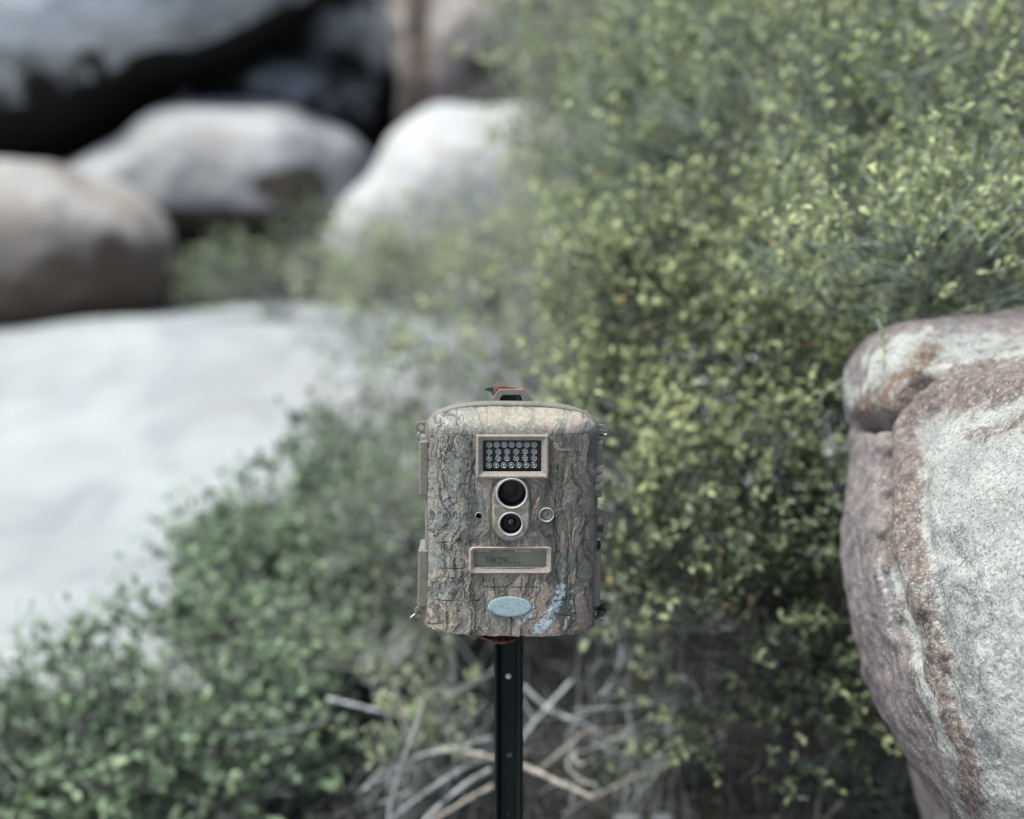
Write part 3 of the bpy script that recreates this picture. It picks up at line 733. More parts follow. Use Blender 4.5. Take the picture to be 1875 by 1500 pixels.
BR = [
 ('thick pale tan stick slanting down to the right behind the post', [(805,1372),(867,1380),(959,1404),(1020,1431),(1088,1463)], 1.98, 1.88, .0068, ms_tan, 0),
 ('pale stick standing upright left of the post, its top the highest', [(706,1530),(728,1425),(754,1352),(778,1277)], 1.86, 1.86, .0042, ms_dead, 0),
 ('short tan stump stick leaning behind the upright pale stick', [(752,1350),(734,1305),(722,1240)], 2.05, 2.05, .0070, ms_tan, 0),
 ('grey stick lying level at the far left of the branch pile', [(600,1279),(662,1294),(725,1309)], 2.1, 2.06, .0052, ms_dead, 1),
 ('long grey arched branch, uppermost of the fan left of the post', [(905,1350),(833,1371),(765,1385),(730,1403),(660,1450)], 2.0, 1.94, .0055, ms_dead, 2),
 ('grey branch second in the fan left of the post', [(903,1386),(840,1412),(765,1462),(690,1520)], 1.97, 1.9, .0050, ms_dead, 1),
 ('grey branch third in the fan left of the post', [(900,1408),(850,1438),(790,1490),(748,1535)], 1.94, 1.88, .0052, ms_dead, 1),
 ('tan grey branch lowest in the fan left of the post', [(903,1438),(850,1468),(799,1499),(760,1530)], 1.92, 1.88, .0046, ms_tan, 1),
 ('grey stick rising to the right from behind the post', [(930,1390),(966,1339),(1003,1294),(1050,1243)], 2.02, 2.1, .0066, ms_dead, 1),
 ('curved grey stick hanging below the lower right corner of the device', [(1142,1175),(1136,1212),(1122,1245),(1095,1279)], 2.05, 2.05, .0050, ms_dead, 0),
 ('grey stick sloping down to the right between post and green sprig', [(955,1255),(1012,1303),(1065,1325),(1112,1352)], 2.1, 2.05, .0052, ms_dead, 1),
 ('thin brown stick crossing low at the right of the post', [(975,1420),(1037,1369),(1070,1338)], 2.02, 2.05, .0040, ms_tan, 1),
 ('long brown stick rising to the right along the bottom', [(1080,1466),(1147,1431),(1237,1393),(1330,1340)], 2.04, 2.14, .0050, ms_tan, 2),
 ('bent tan stick standing left of the foot of the near boulder', [(1492,1540),(1500,1460),(1519,1395),(1566,1332)], 1.92, 1.92, .0058, ms_tan, 0),
 ('tan stick leaning low beside the foot of the near boulder', [(1500,1515),(1545,1465),(1582,1444)], 1.9, 1.93, .0048, ms_tan, 0),
 ('bare grey twig leaning against the left of the near boulder nose', [(1500,752),(1535,715),(1572,660)], 1.98, 1.98, .0028, ms_dead, 0),
 ('pale stick lying across the green shrub left of the device', [(640,975),(690,950),(760,925),(800,890)], 2.75, 2.9, .0050, ms_dead, 1),
 ('grey stick showing low in the lower left shrub', [(430,1350),(520,1340),(600,1320)], 2.1, 2.1, .0038, ms_dead, 1),
 ('faint grey stem standing in the gap left of the bright boulder', [(545,545),(541,490),(545,440)], 6.2, 6.2, .008, ms_dead, 1),
]
for i, (lb, pts, a, b_, rd, mt, fk) in enumerate(BR): branch(lb, pts, a, b_, rd, mt, fk, seed=300+i)
# twig litter: nobody could count it
N = 800
r = np.random.default_rng(5)
cx = r.uniform(-.75, 1.1, N); cy = r.uniform(1.8, 3.2, N)
cz = terrain(cx, cy) + np.abs(r.normal(size=N))*.06 * (np.abs(cx-.0) < .45) + r.random(N)*.015
an = r.uniform(0, np.pi*2, N); ln = r.uniform(.05, .26, N)
dv = np.stack([np.cos(an), np.sin(an)*.7, r.normal(size=N)*.22], -1)*ln[:, None]
c0 = np.stack([cx, cy, cz], -1)
pa = bez(c0-dv/2, c0 + r.normal(size=(N, 3))*.03, c0+dv/2, 7)
Vt, Qt = tubes(pa, (r.uniform(.0010, .0032, N))[:, None]*np.linspace(1, .5, 7)[None], 4)
tag(link('twig_litter', mesh_np('twig_litter', Vt, Qt), M_wood('litter_wood', (.03,.028,.027), (.22,.23,.245), 18), None), 'tangle of thin dry grey twigs on the dark ground under the device', 'twigs', None, 'stuff')
# dark dead thicket stems under the device, reaching up
N = 230
cx = r.uniform(-.38, .22, N); cy = r.uniform(2.1, 2.9, N)
c0 = np.stack([cx, cy, terrain(cx, cy)], -1)
tp = c0 + np.stack([r.normal(size=N)*.12, r.normal(size=N)*.1, r.uniform(.1, .42, N)], -1)
pa = bez(c0, (c0+tp)/2 + r.normal(size=(N, 3))*.05, tp, 9)
# a loose fan of straight dry stems fallen to the left and right of the post
N2 = 130
h0 = np.array([P(a_, b_, y_) for a_, b_, y_ in zip(r.uniform(840, 1010, N2), r.uniform(1300, 1440, N2), r.uniform(1.95, 2.2, N2))])
fl = np.stack([r.normal(-.10, .17, N2), r.normal(-.03, .10, N2), -h0[:, 2]*r.uniform(.4, 1.0, N2)], -1)
fa = bez(h0, h0 + fl*.5 + r.normal(size=(N2, 3))*.012 + np.array([0, 0, .02]), h0 + fl, 9)
pa = np.concatenate([pa, fa]); N += N2
Vt, Qt = tubes(pa, (r.uniform(.0010, .0026, N))[:, None]*np.linspace(1, .4, 9)[None], 4)
tag(link('dry_stems', mesh_np('dry_stems', Vt, Qt), M_wood('dry_stem_wood', (.025,.024,.022), (.13,.135,.14)), None), 'thicket of thin upright dry stems behind the post', 'dry stems', None, 'stuff')
m_stone = M_rock('dull_stone', (.17,.18,.19), (.12,.125,.13), (.05,.05,.05), .6)
# small stones along the bottom
for i, (px, py, rr, lb) in enumerate([(1150, 1500, .010, 'larger pale stone at the bottom, right of the post'), (1215, 1500, .008, 'smaller pale stone at the bottom, further right of the post')]):
    g_ = P(px, py, 1.95)
    V, Q, T = blob([(tuple(g_), (rr*2, rr, rr*.6))], tuple(g_), nu=40, nv=26, amp=.004, fs=30, seed=90+i, rmax=.1, k=.01)
    b0 = base_of(V); me = mesh_np('stone', V-b0, Q, T); attr(me, 'dark_tone', np.zeros(len(V)))
    tag(link('stone', me, m_stone, None, b0), lb, 'stone')

# ================================================================== the fence post
YD = 1.335                                      # plane of the housing rim
PZ = YD + .050                                  # face of the post
k = NT('green_post_paint')
n1 = k.noise(30, 6, .7, .3, k.mapv((1,1,.15))); n2 = k.noise(260, 4, .7)
zs = k.n('ShaderNodeSeparateXYZ'); k.L(k.tc, zs.inputs[0])
c = k.mix(k.ramp(n1, .4, .7), (.004,.009,.008), (.008,.021,.018))
c = k.mix(k.ramp(n2, .64, .74, 0, .6), c, (.05,.09,.085))
rust = k.mix(k.ramp(n2, .35, .6), (.16,.05,.022), (.30,.13,.07))
rm = k.ramp(k.math('ADD', k.attr('rust').outputs['Fac'], k.math('MULTIPLY', k.math('SUBTRACT', n2, .5), .8)), .4, .6)
c = k.mix(k.attr('teal').outputs['Fac'], c, (.07,.17,.17))
c = k.mix(rm, c, rust)
k.bump(n2, .3, .0006)
m_post = k.col(c, .6, .28)
pc = P(931.5, 1240, PZ); zt = P(931, 712, PZ)[2]
hw = (P(958, 1240, PZ)[0] - P(905, 1240, PZ)[0]) / 2
# rolled channel profile seen from above (x, depth): raised outer lips and a flat web between
prof = [(-hw, .010), (-hw, -.001), (-hw+.0020, -.0020), (-hw+.0045, .0005), (-hw+.0062, .0060), (hw-.0078, .0060), (hw-.0060, .0005), (hw-.0032, -.0022), (hw-.0008, -.0016), (hw, .001), (hw, .010),
        (hw-.002, .010), (hw-.0026, .0022), (hw-.0068, .0090), (-hw+.0052, .0090), (-hw+.002, .0022), (-hw+.002, .010)]
pr = bpy.data.objects.new('fence_post', None); COL.objects.link(pr); pr.location = (pc[0], PZ, 0)
tag(pr, 'dark green steel channel post with a rusty top, carrying the camouflaged camera', 'post')
zs_ = np.concatenate([np.linspace(-.25, zt-.03, 60), np.linspace(zt-.026, zt, 10)])
rings = []
for z in zs_:
    rings.append([(x, y, z) for x, y in prof])
mb = MB(); mb.loft(rings, True, True)
o = mb.build('channel', m_post, pr, smooth=False)
vv = np.array(mb.v); attr(o.data, 'rust', sstep(zt-.012, zt, vv[:, 2])*.75); attr(o.data, 'teal', np.zeros(len(vv)))
# bent ear at the top left of the post
e0 = P(905, 722, PZ); ear = MB()
def loc(px, py, yy): q = P(px, py, PZ + yy); return (q[0]-pc[0], yy, q[2])
top = [loc(887, 712, .004), loc(895, 709.5, .003), loc(904, 709, .002), (loc(915, 710, .004)), (loc(925, 711, .006))]
bot = [loc(888, 715, .004), loc(897, 716.5, .005), loc(903, 723, .006), (loc(909, 731, .006)), (loc(916, 742, .007))]
for sgn in (0,):
    ring = [(*p_,) for p_ in top] + [(*p_,) for p_ in bot[::-1]]
    back = [(x, y+.0018, z) for x, y, z in ring]
    n = len(ring); F = [(i, i+1, n-2-i, n-1-i) for i in range(4)] + [(n+i+1, n+i, 2*n-1-i, 2*n-2-i) for i in range(4)] + [(i, i+n, (i+1) % n + n, (i+1) % n) for i in range(n)]
    ear.add(ring + back, F)
o = ear.build('bent_ear', m_post, pr); vv = np.array(ear.v)
ex = (vv[:, 0] - loc(905, 712, 0)[0]); attr(o.data, 'teal', np.ones(len(vv))*.9); attr(o.data, 'rust', sstep(-.002, .004, ex)*.9)
# jagged rusty crown
jr = MB(); xs_ = np.linspace(0, 1, 9)
up_ = [loc(907 + 24*t_, 706.5 + 3*(i % 2) - (1.5 if i == 8 else 0), .005) for i, t_ in enumerate(xs_)]
dn_ = [loc(907 + 22*t_, 716, .005) for t_ in xs_]
ring = up_ + dn_[::-1]; n = len(ring); back = [(x, y+.003, z) for x, y, z in ring]
jr.add(ring + back, [(i, i+1, n-2-i, n-1-i) for i in range(8)] + [(n+i+1, n+i, 2*n-1-i, 2*n-2-i) for i in range(8)] + [(i, i+n, (i+1) % n + n, (i+1) % n) for i in range(n)])
o = jr.build('rusty_top', m_post, pr); attr(o.data, 'rust', np.ones(len(jr.v))); attr(o.data, 'teal', np.zeros(len(jr.v)))
# pale rivet plug, second hole with a sliver of metal, more holes down the web
m_white = M_plastic('white_plug', (.66,.67,.66), (.74,.74,.73), 200, .5, .1)
m_black = M_plastic('black_plastic', (.010,.010,.010), (.02,.02,.02), 300, .35, .1)
m_blue = M_plastic('bluish_metal', (.05,.07,.10), (.09,.12,.16), 300, .4, .1)
h1 = P(931, 1238.5, PZ + .0058)
lm = MB().lathe((h1[0]-pc[0], .0058, h1[2]), [(0, -.0014), (.0018, -.0013), (.0026, -.0007), (.0029, 0), (.0029, .001)], 20); lm.build('rivet', m_white, pr, smooth=True)
h2 = P(933, 1383, PZ + .0058)
MB().box((h2[0]-pc[0], .0058, h2[2]), (.0027, .0006, .0022)).build('square_hole_clip', m_blue, pr, bevel=.0004)
for dz in (.145, .218):
    MB().lathe((h1[0]-pc[0], .0058, h1[2]-dz), [(0, -.0006), (.0020, -.0006), (.0026, 0), (.0026, .001)], 16).build('hole', m_black, pr, smooth=True)

# ================================================================== the trail camera
ROLL = 0.75
org = P(931, 1164, YD)
root = bpy.data.objects.new('trail_camera', None); COL.objects.link(root)
root.location = org; root.rotation_euler = (0, R(ROLL), 0)
tag(root, 'weathered bark patterned trail camera mounted on the dark green post', 'trail camera')
RM = np.array(Euler((0, R(ROLL), 0)).to_matrix())
def D(px, py, yl):
    """device-local point seen at photo pixel on the local plane y=yl"""
    return RM.T @ (P(px, py, YD + yl) - org)
def dev2px(V): return proj(V @ RM.T + org)
DF = .036                                               # how far the housing bulges forward
aL = D(784, 950, 0)[0]; aR = D(1088, 950, 0)[0]
cxh = (aL + aR)/2; ah = (aR - aL)/2
zb = D(931, 1165, -DF)[2]                               # bottom edge
z1 = D(931, 797, -DF)[2]                                # where the dome begins
zt_h = D(931, 748, -.012)[2]                              # top of the dome
bz = zt_h - z1
NX, MZ = 3.0, 2.3
def sec(z):                                              # shrink factor of the section at height z
    t = np.clip((z - z1)/bz, 0, 1); return np.maximum(1 - t**MZ, 0)**(1/NX)
# arc-length even superellipse
ph = np.linspace(0, np.pi, 4000); cx_ = -np.sign(np.cos(ph))*np.abs(np.cos(ph))**(2/NX); cy_ = -np.abs(np.sin(ph))**(2/NX)
al = np.concatenate([[0], np.cumsum(np.hypot(np.diff(cx_*ah), np.diff(cy_*DF)))])
NU = 400; ui = np.linspace(0, al[-1], NU); ux = np.interp(ui, al, cx_); uy = np.interp(ui, al, cy_)
tt = np.linspace(0, 1, 70); tz = np.sin(tt*np.pi/2)
zr = np.concatenate([np.linspace(zb, z1, 430)[:-1], z1 + bz*tz])
Ux, Zr = np.meshgrid(ux, zr); Uy, _ = np.meshgrid(uy, zr)
Sc = sec(Zr)
HX = cxh + ah*Ux*Sc; HY = DF*Uy*Sc; HZ = Zr
HV = np.stack([HX, HY, HZ], -1).reshape(-1, 3)
qx, qy = dev2px(HV)
# masks for fittings, in photo pixels
def rr_rect(cx, cy, hx, hy, rad):                        # signed distance to a rounded rectangle
    dx = np.abs(qx-cx) - hx + rad; dy = np.abs(qy-cy) - hy + rad
    return np.hypot(np.maximum(dx, 0), np.maximum(dy, 0)) + np.minimum(np.maximum(dx, dy), 0) - rad
d_led = rr_rect(938.5, 836, 63, 37, 2)
d_lcd = rr_rect(935, 1026, 73, 20, 6)
d_pod = rr_rect(935.5, 933, 32, 57, 31)
d_sen = np.hypot(qx-1001, (qy-945)/1.05) - 12
d_hol = np.hypot(qx-876.5, qy-945.5) - 4.5
prox = np.minimum.reduce([d_led, d_lcd, d_pod, d_sen, d_hol])
free = sstep(0, 7, prox)                                 # 1 away from fittings
# ---- bark relief and camo paint
nx, nz = (qx-931)/100., (qy-950)/100.
p3 = np.stack([nx, nz, 0*nx], -1)
W1 = fbm(p3*2.2, 4, 201)*.35; W2 = fbm(p3*2.0+9, 4, 202)*.4
st = np.stack([nx*6.0 + W1*3.2, nz*1.15 + W2*1.2, 0*nx], -1)
ridge = 1 - np.abs(fbm(st, 4, 210))*2.2                 # vertical furrows
st2 = np.stack([nx*16 + W1*7, nz*3.2 + W2*3, 0*nx+4], -1)
fine = 1 - np.abs(fbm(st2, 3, 220))*2.4
curl = 1 - np.abs(fbm(np.stack([nx*7+W2*6, nz*5+W1*7, 0*nx+2], -1), 4, 230))*2.6
nz_s = fbm(p3*22, 3, 240); nz_f = fbm(p3*55, 2, 241)
left = sstep(-.25, -.75, nx)                             # left third: bluish, finely cracked
right = sstep(.45, .75, nx)
dome = sstep(800, 788, qy)
low = sstep(1050, 1090, qy)
crk = sstep(.72, .98, ridge)*.55 + sstep(.78, 1.0, fine)*(.12+.45*left)*(1-.6*dome) + sstep(.80, 1.0, curl)*(.10 + .3*left + .25*low)
def crack(pl, wd=1.3, a=1.0):
    wob = fbm(p3*14, 3, 251)*2.2
    return a*sstep(wd*1.5, wd*.35, pldist(qx + wob, qy + wob*.3, pl))
lines = [[(866,798),(862,835),(866,860),(858,905),(860,935)], [(868,880),(871,905)], [(1022,850),(1020,900),(1012,950),(1020,1000),(1016,1030),(1022,1060)],
         [(1041,985),(1040,1060),(1036,1110)], [(836,1000),(833,1045)], [(822,790),(828,815)], [(848,1046),(848,1075),(844,1110)], [(815,992),(814,1040)],
         [(885,1055),(885,1077)], [(905,1057),(907,1094)], [(955,1060),(955,1094)], [(963,1075),(970,1093)], [(818,1100),(818,1146)], [(865,1122),(864,1164)], [(895,1128),(902,1150),(908,1160)],
         [(955,1128),(954,1164)], [(936,1130),(937,1164)], [(1058,1005),(1056,1060)], [(1066,1030),(1058,1050)], [(803,994),(823,994)], [(807,1042),(843,1042)], [(812,1059),(830,1059)], [(885,1076),(987,1076)],
         [(810,1101),(842,1101)], [(787,1143),(805,1143)], [(803,1118),(803,1098)], [(1010,930),(1018,965),(1026,990)], [(1010,855),(1004,880),(1018,905)], [(862,1042),(866,1060)], [(862,1101),(880,1100)],
         [(1014,1100),(1040,1099)], [(1020,1126),(1042,1128)], [(1053,1090),(1052,1125)], [(870,802),(905,806)], [(1000,1055),(1008,1085)], [(858,960),(862,1000)], [(1032,860),(1028,930)], [(1048,925),(1046,1000)]]
lc = np.zeros(len(qx))
for l_ in lines: lc = np.maximum(lc, crack(l_, 1.15, .9)*(.55 + .45*sstep(-.5, .4, fbm(p3*6, 2, 260))))
lc *= sstep(-1, 3, prox)
def c3(*a): return np.array(a, float)
tan_ = c3(.44,.375,.29); pink = c3(.53,.44,.365); grey = c3(.37,.365,.305); blue = c3(.25,.27,.255); oliv = c3(.215,.20,.125); dk = c3(.035,.04,.048); palec = c3(.50,.49,.455)
def lerp(c, d, m): return c*(1-m[:, None]) + d*m[:, None]
base_n = fbm(p3*3.1, 4, 270); b2 = fbm(p3*5.7+3, 4, 271)
colr = np.tile(tan_, (len(qx), 1))
colr = lerp(colr, grey, sstep(-.25, .35, base_n + .35*left + .25*dome)*.9)
colr = lerp(colr, blue, np.clip(sstep(-.15, .45, b2 + .25*left + .35*dome*(qx < 860) + .35*sstep(990,1040,qx)*dome - .25*low), 0, 1)*.75)
ol = np.maximum(np.exp(-(((qx-1012)/26)**2 + ((qy-850)/60)**2)), np.exp(-(((qx-1000)/40)**2 + ((qy-925)/45)**2))*.8)
ol = np.maximum(ol, .65*np.exp(-(((qx-890)/26)**2 + ((qy-975)/22)**2))); ol = np.maximum(ol, .55*np.exp(-(((qx-930)/70)**2 + ((qy-1085)/26)**2)))
ol = np.maximum(ol, .6*np.exp(-(((qx-985)/28)**2 + ((qy-775)/16)**2)))
colr = lerp(colr, oliv, np.clip(ol*(.75 + .5*b2), 0, .9))
pk = sstep(.18, .34, fbm(np.stack([nx*5.5+W1*3, nz*3.2+W2*3, 0*nx+7], -1), 4, 280) + .12*right - .3*left + .22*low + .2*np.exp(-(((qx-930)/50)**2+((qy-775)/14)**2)))
colr = lerp(colr, pink, pk*.85)
pk2 = sstep(12, 2, np.abs(d_lcd-6)) * sstep(-.3, .3, b2+.25)
colr = lerp(colr, pink, pk2*.8)
colr = lerp(colr, palec, sstep(.45, .9, nz_s + .4*dome*sstep(.0, .5, base_n))*.5)
colr = lerp(colr, palec, np.clip(dome*.25 + .0*nx, 0, 1))
dirt = sstep(-.05, .6, fbm(np.stack([nx*5+W1*2, nz*.7+W2, 0*nx+21], -1), 4, 290))*.72*(1-.8*dome)
colr = lerp(colr, c3(.12,.11,.095), dirt)
colr = lerp(colr, c3(.10,.105,.115), .55*np.exp(-((qx-862-3*nz_s)/9)**2)*sstep(1010,960,qy)*sstep(790,800,qy))
colr *= np.array([.72, .70, .675])
colr *= (1 + .20*nz_s + .12*nz_f)[:, None]
colr = lerp(colr, dk, np.clip(crk*free*(1.0 + .5*left), 0, .93))
seam = sstep(1.6, .5, np.abs(qy - (793 + 4*np.sin((qx-785)/300*np.pi)) )) * (np.abs(qx-938) > 66)
colr = lerp(colr, dk, np.clip(seam*.45, 0, 1))
colr = lerp(colr, dk*.6, np.clip(lc, 0, 1))
# pale blue paint scars at the lower right
sc = pldist(qx + 5*nz_s, qy + 5*nz_f, [(1028,1078),(1022,1095),(1016,1112),(1005,1128),(994,1145),(985,1155)]) - 8.5
sc2 = pldist(qx, qy, [(978,1118),(962,1130),(948,1142)]) - 3.5
sc3 = pldist(qx, qy, [(1048,1082),(1046,1110),(1040,1130),(1034,1150)]) - 6
sn = fbm(p3*13+3, 4, 300)*9; sn2 = fbm(np.stack([nx*12+W2*8, nz*12+W1*8, 0*nx], -1), 3, 301)
scm = np.maximum.reduce([sstep(1.5, -1.5, sc + sn*.55), sstep(1.5, -1, sc2 + sn*.7), sstep(1, -1.5, sc3 + 5 + np.abs(sn)*.9 - 3)*.9])
scm *= sstep(.03, .16, np.abs(sn2)); scm *= sstep(.0, .10, np.abs(fbm(p3*9+31, 3, 333)) + .02); scm *= sstep(-1, 2, prox)
lcs = 1 - .8*lc
colr = lerp(colr, c3(.52,.62,.63), np.clip(scm*lcs, 0, 1))
# geometry relief (toward the viewer) in metres
h = .0007*fbm(st, 4, 310) + .0004*fbm(st2, 3, 311)*(.4+left) - .0009*crk - .0006*lc + .0004*pk + .00025*scm
h *= free*np.clip(1.0 - .35*dome, 0, 1)
# smooth moat round the pod
h -= .0011*sstep(9, 2, d_pod)*(d_led > 2)*(d_lcd > 4)
nrm = np.stack([np.sign(HV[:, 0]-cxh)*np.abs((HV[:, 0]-cxh)/ah)**2/ah, -np.abs(HV[:, 1]/DF)**2/DF - 1e-3, 0*qx + 1e-6], -1); nrm = unit(nrm)
tzz = np.clip((HV[:, 2]-z1)/bz, 0, 1); nrm[:, 2] = tzz**1.5; nrm = unit(nrm)
HV2 = HV + nrm*h[:, None]
# wobbly lower edge
bot_m = sstep(zb+.004, zb, HV[:, 2]); HV2[:, 2] += bot_m*(.0007*fbm(p3*12, 3, 320))
I = np.arange(HX.size).reshape(HX.shape)
Qh = np.stack([I[:-1,:-1], I[:-1,1:], I[1:,1:], I[1:,:-1]], -1).reshape(-1, 4)
cut = np.minimum.reduce([rr_rect(938.5, 836, 57, 31, 2), rr_rect(935, 1025, 66, 14, 3), np.hypot(qx-937.5, qy-903)-26, np.hypot(qx-935.5, qy-959)-19, d_sen+1.5, d_hol+.2])
Qh = Qh[cut[Qh].min(1) > 0]
# floor plate of the housing
nb_ = len(HV2); bot = HV2[:NU].copy(); bot[:, 2] += .0015; bot[:, 1] *= .2
HV3 = np.concatenate([HV2, bot]); qb = np.stack([np.arange(NU-1), np.arange(NU-1)+nb_, np.arange(1, NU)+nb_, np.arange(1, NU)], -1)
hm = mesh_np('housing', HV3, np.concatenate([Qh, qb]))
cc4 = np.concatenate([np.clip(colr, .005, .8), np.ones((len(colr), 1))], 1); cc4 = np.concatenate([cc4, np.tile([.1, .09, .08, 1], (NU, 1))])
attr(hm, 'camo', cc4, 'FLOAT_COLOR')
k = NT('bark_camouflage_shell')
ca = k.attr('camo').outputs['Color']
n1 = k.noise(900, 4, .7); n2 = k.noise(2600, 2, .6)
c = k.mix(k.ramp(n1, .45, .75, 0, .45), ca, (.07,.07,.07))
c = k.mix(k.ramp(n2, .58, .72, 0, .30), c, (.5,.49,.46))
k.bump(k.math('ADD', n1, k.noise(280, 5, .65)), .45, .0011)
m_bark = k.col(c, .62, .45)
link('housing', hm, m_bark, root)

m_rim = M_plastic('taupe_plastic', (.15,.138,.12), (.26,.24,.21), 700, .6, .35)
m_bez = M_plastic('pinkish_bezel', (.29,.245,.21), (.40,.35,.305), 420, .5, .2)
m_steel = NT('wire_steel').col((.45,.46,.47), .3, .5, 1.0)
# ---- rim (flange of the shell)
topz = D(931, 742.5, -.003)[2]
def outline(off, zbot, n=260):
    """half-outline of the shell in x,z from bottom left round the top to bottom right, grown by off"""
    pts = [(-1, zbot)]
    phs = np.linspace(np.pi, 0, n); a = ah + off
    zz = z1 - .006; b_ = topz - zz + off
    for f in phs:
        pts.append((math.copysign(abs(math.cos(f))**(2/2.9), math.cos(f)), None, abs(math.sin(f))**(2/2.5)))
    out = [(cxh - a, zbot)]
    for q in pts[1:]: out.append((cxh + a*q[0], zz + q[2]*b_))
    out.append((cxh + a, zbot)); return out
zrb = D(931, 1144, 0)[2]
ou = outline(.0028, zrb); inn = outline(-.0030, zrb)
rim = MB(); rings = []
for (yy, w_) in ((-.0010, 0), (-.0030, .25), (-.0038, .5), (-.0030, .8)):
    pass
prof_r = [(1.0, .004), (1.0, -.0015), (.82, -.0034), (.5, -.0042), (.2, -.0034), (0.0, -.001), (0.0, .004)]
rings = [[(i_[0]+(o_[0]-i_[0])*f, y_, i_[1]+(o_[1]-i_[1])*f) for o_, i_ in zip(ou, inn)] for f, y_ in prof_r]
rim.loft(rings, closed=False); rim.build('rim', m_rim, root, smooth=True)
# ---- back shell
bk = outline(-.0005, D(931, 1128, .02)[2]); bk = [(x, min(z, topz - .0115)) for x, z in bk]; bm = MB()
bm.loft([[(x, .002, z) for x, z in bk], [(x, .034, z) for x, z in bk], [(cxh+(x-cxh)*.94, .042, z-.003) for x, z in bk]], closed=True, cap0=False, cap1=True)
bm.build('back_shell', m_rim, root, smooth=False)

# ---- LED window: bevelled frame
def rect(px0, py0, px1, py1, yl, nx_=1): return [tuple(D(px0, py0, yl)), tuple(D(px1, py0, yl)), tuple(D(px1, py1, yl)), tuple(D(px0, py1, yl))]
YF = -DF
def rrect_pts(px0, py0, px1, py1, yl, rad, n=6):
    out = []
    for (cx, cy, a0) in ((px1-rad, py0+rad, -90), (px1-rad, py1-rad, 0), (px0+rad, py1-rad, 90), (px0+rad, py0+rad, 180)):
        for i in range(n+1):
            a = R(a0 + 90*i/n); out.append(tuple(D(cx+rad*math.cos(a), cy+rad*math.sin(a), yl)))
    return out
fr = MB()
fr.loft([rrect_pts(871, 795, 1006, 878, YF+.005, 3), rrect_pts(872, 796, 1005, 877, YF-.0015, 3), rrect_pts(873.5, 797.5, 1003.5, 875, YF-.0038, 3), rrect_pts(876, 800, 1001, 872.5, YF-.0041, 2.5),
         rrect_pts(884, 806.5, 991.5, 863.5, YF-.0012, 2), rrect_pts(884.5, 806.5, 991, 863, YF+.0055, 2)])
lf = fr.build('light_window', m_bez, root, smooth=False)
MB().prism([(p_[0], p_[2]) for p_ in rect(882, 804, 994, 866, YF+.005)][::-1], YF+.005, YF+.007).build('panel', m_black, lf)
# one emitter, then copies
k = NT('emitter_reflector'); k.b.inputs['Coat Weight'].default_value = .6; m_led = k.col((.62,.64,.62), .16, .6, .85)
k = NT('emitter_lens'); k.b.inputs['Coat Weight'].default_value = 1.; m_lens = k.col((.38,.40,.40), .08, .7, .1)
lr_ = .00262
led0 = MB().lathe((0,0,0), [(lr_, .0015), (lr_, -.0011), (lr_*.90, -.0013), (lr_*.80, -.0006), (lr_*.55, .0002), (lr_*.28, .0005), (.00002, .0005)], 20).build('emitter', m_led, lf, smooth=True)
bead = MB().lathe((0,0,0), [(.00003, -.0016), (lr_*.25, -.0014), (lr_*.40, -.0009), (lr_*.44, 0), (lr_*.44, .0004)], 14)
led0.data.materials.append(m_lens)
bme = bead.build('bead', m_lens, None, smooth=True)
# join bead into the emitter mesh
import bmesh
bmx = bmesh.new(); bmx.from_mesh(led0.data); nf = len(bmx.faces); bmx.from_mesh(bme.data)
for i, f in enumerate(bmx.faces): f.material_index = 0 if i < nf else 1; f.smooth = True
bmx.to_mesh(led0.data); bmx.free(); bpy.data.objects.remove(bme)
first = True
for row, (n, x0, x1, yy) in enumerate([(7, 896, 978, 814), (6, 896, 978, 826.5), (6, 895.5, 978, 839), (7, 895, 977.5, 851.5)]):
    for i in range(n):
        if first: o = led0; first = False
        else: o = led0.copy(); COL.objects.link(o); o.parent = lf
        o.location = tuple(D(x0 + (x1-x0)*i/(n-1), yy, YF+.0028)); o.rotation_euler = (R(2 + 4*math.sin(i*3.1+row)), R(i*47), R(3*math.cos(i*2.3)))
# ---- pod with two round openings
pod = MB()
def pill(cx, cy, hx, hy, yl, n=14):
    out = []
    for (yy_, a0) in ((cy-hy+hx, 180), (cy+hy-hx, 0)):
        for i in range(n+1):
            a = R(a0 + 180*i/n); out.append(tuple(D(cx + hx*math.cos(a), yy_ + hx*math.sin(a), yl)))
    return out
def pod_slab():
    s_ = MB(); s_.loft([pill(936, 932, 35.5, 60.5, YF+.004), pill(936, 932, 34.5, 59.5, YF-.0012), pill(936, 932, 33, 58, YF-.0030), pill(936, 932, 31, 56, YF-.0036)], cap1=True)
    return s_
ps = pod_slab(); m_pod = NT('pod_shell')
n1 = m_pod.noise(320, 4, .7); n2 = m_pod.noise(70, 5, .6, .8)
c = m_pod.mix(m_pod.ramp(n2, .42, .6), (.215,.195,.15), (.40,.345,.30)); c = m_pod.mix(m_pod.ramp(n1, .45, .8, 0, .6), c, (.07,.065,.055))
m_pod.bump(n1, .4, .0008); m_pod = m_pod.col(c, .6, .4)
po = ps.build('lens_pod', m_pod, root, smooth=False)
def cutter(px, py, rad_px):
    c_ = D(px, py, YF-.003); q_ = D(px+rad_px, py, YF-.003); r_ = q_[0]-c_[0]
    m_ = MB(); rings = [[(c_[0]+r_*math.cos(2*math.pi*i/40), y_, c_[2]+r_*math.sin(2*math.pi*i/40)) for i in range(40)] for y_ in (YF-.012, YF+.012)]
    m_.loft(rings, True, True); me_ = bpy.data.meshes.new('cut'); me_.from_pydata(m_.v, [], m_.f); return me_
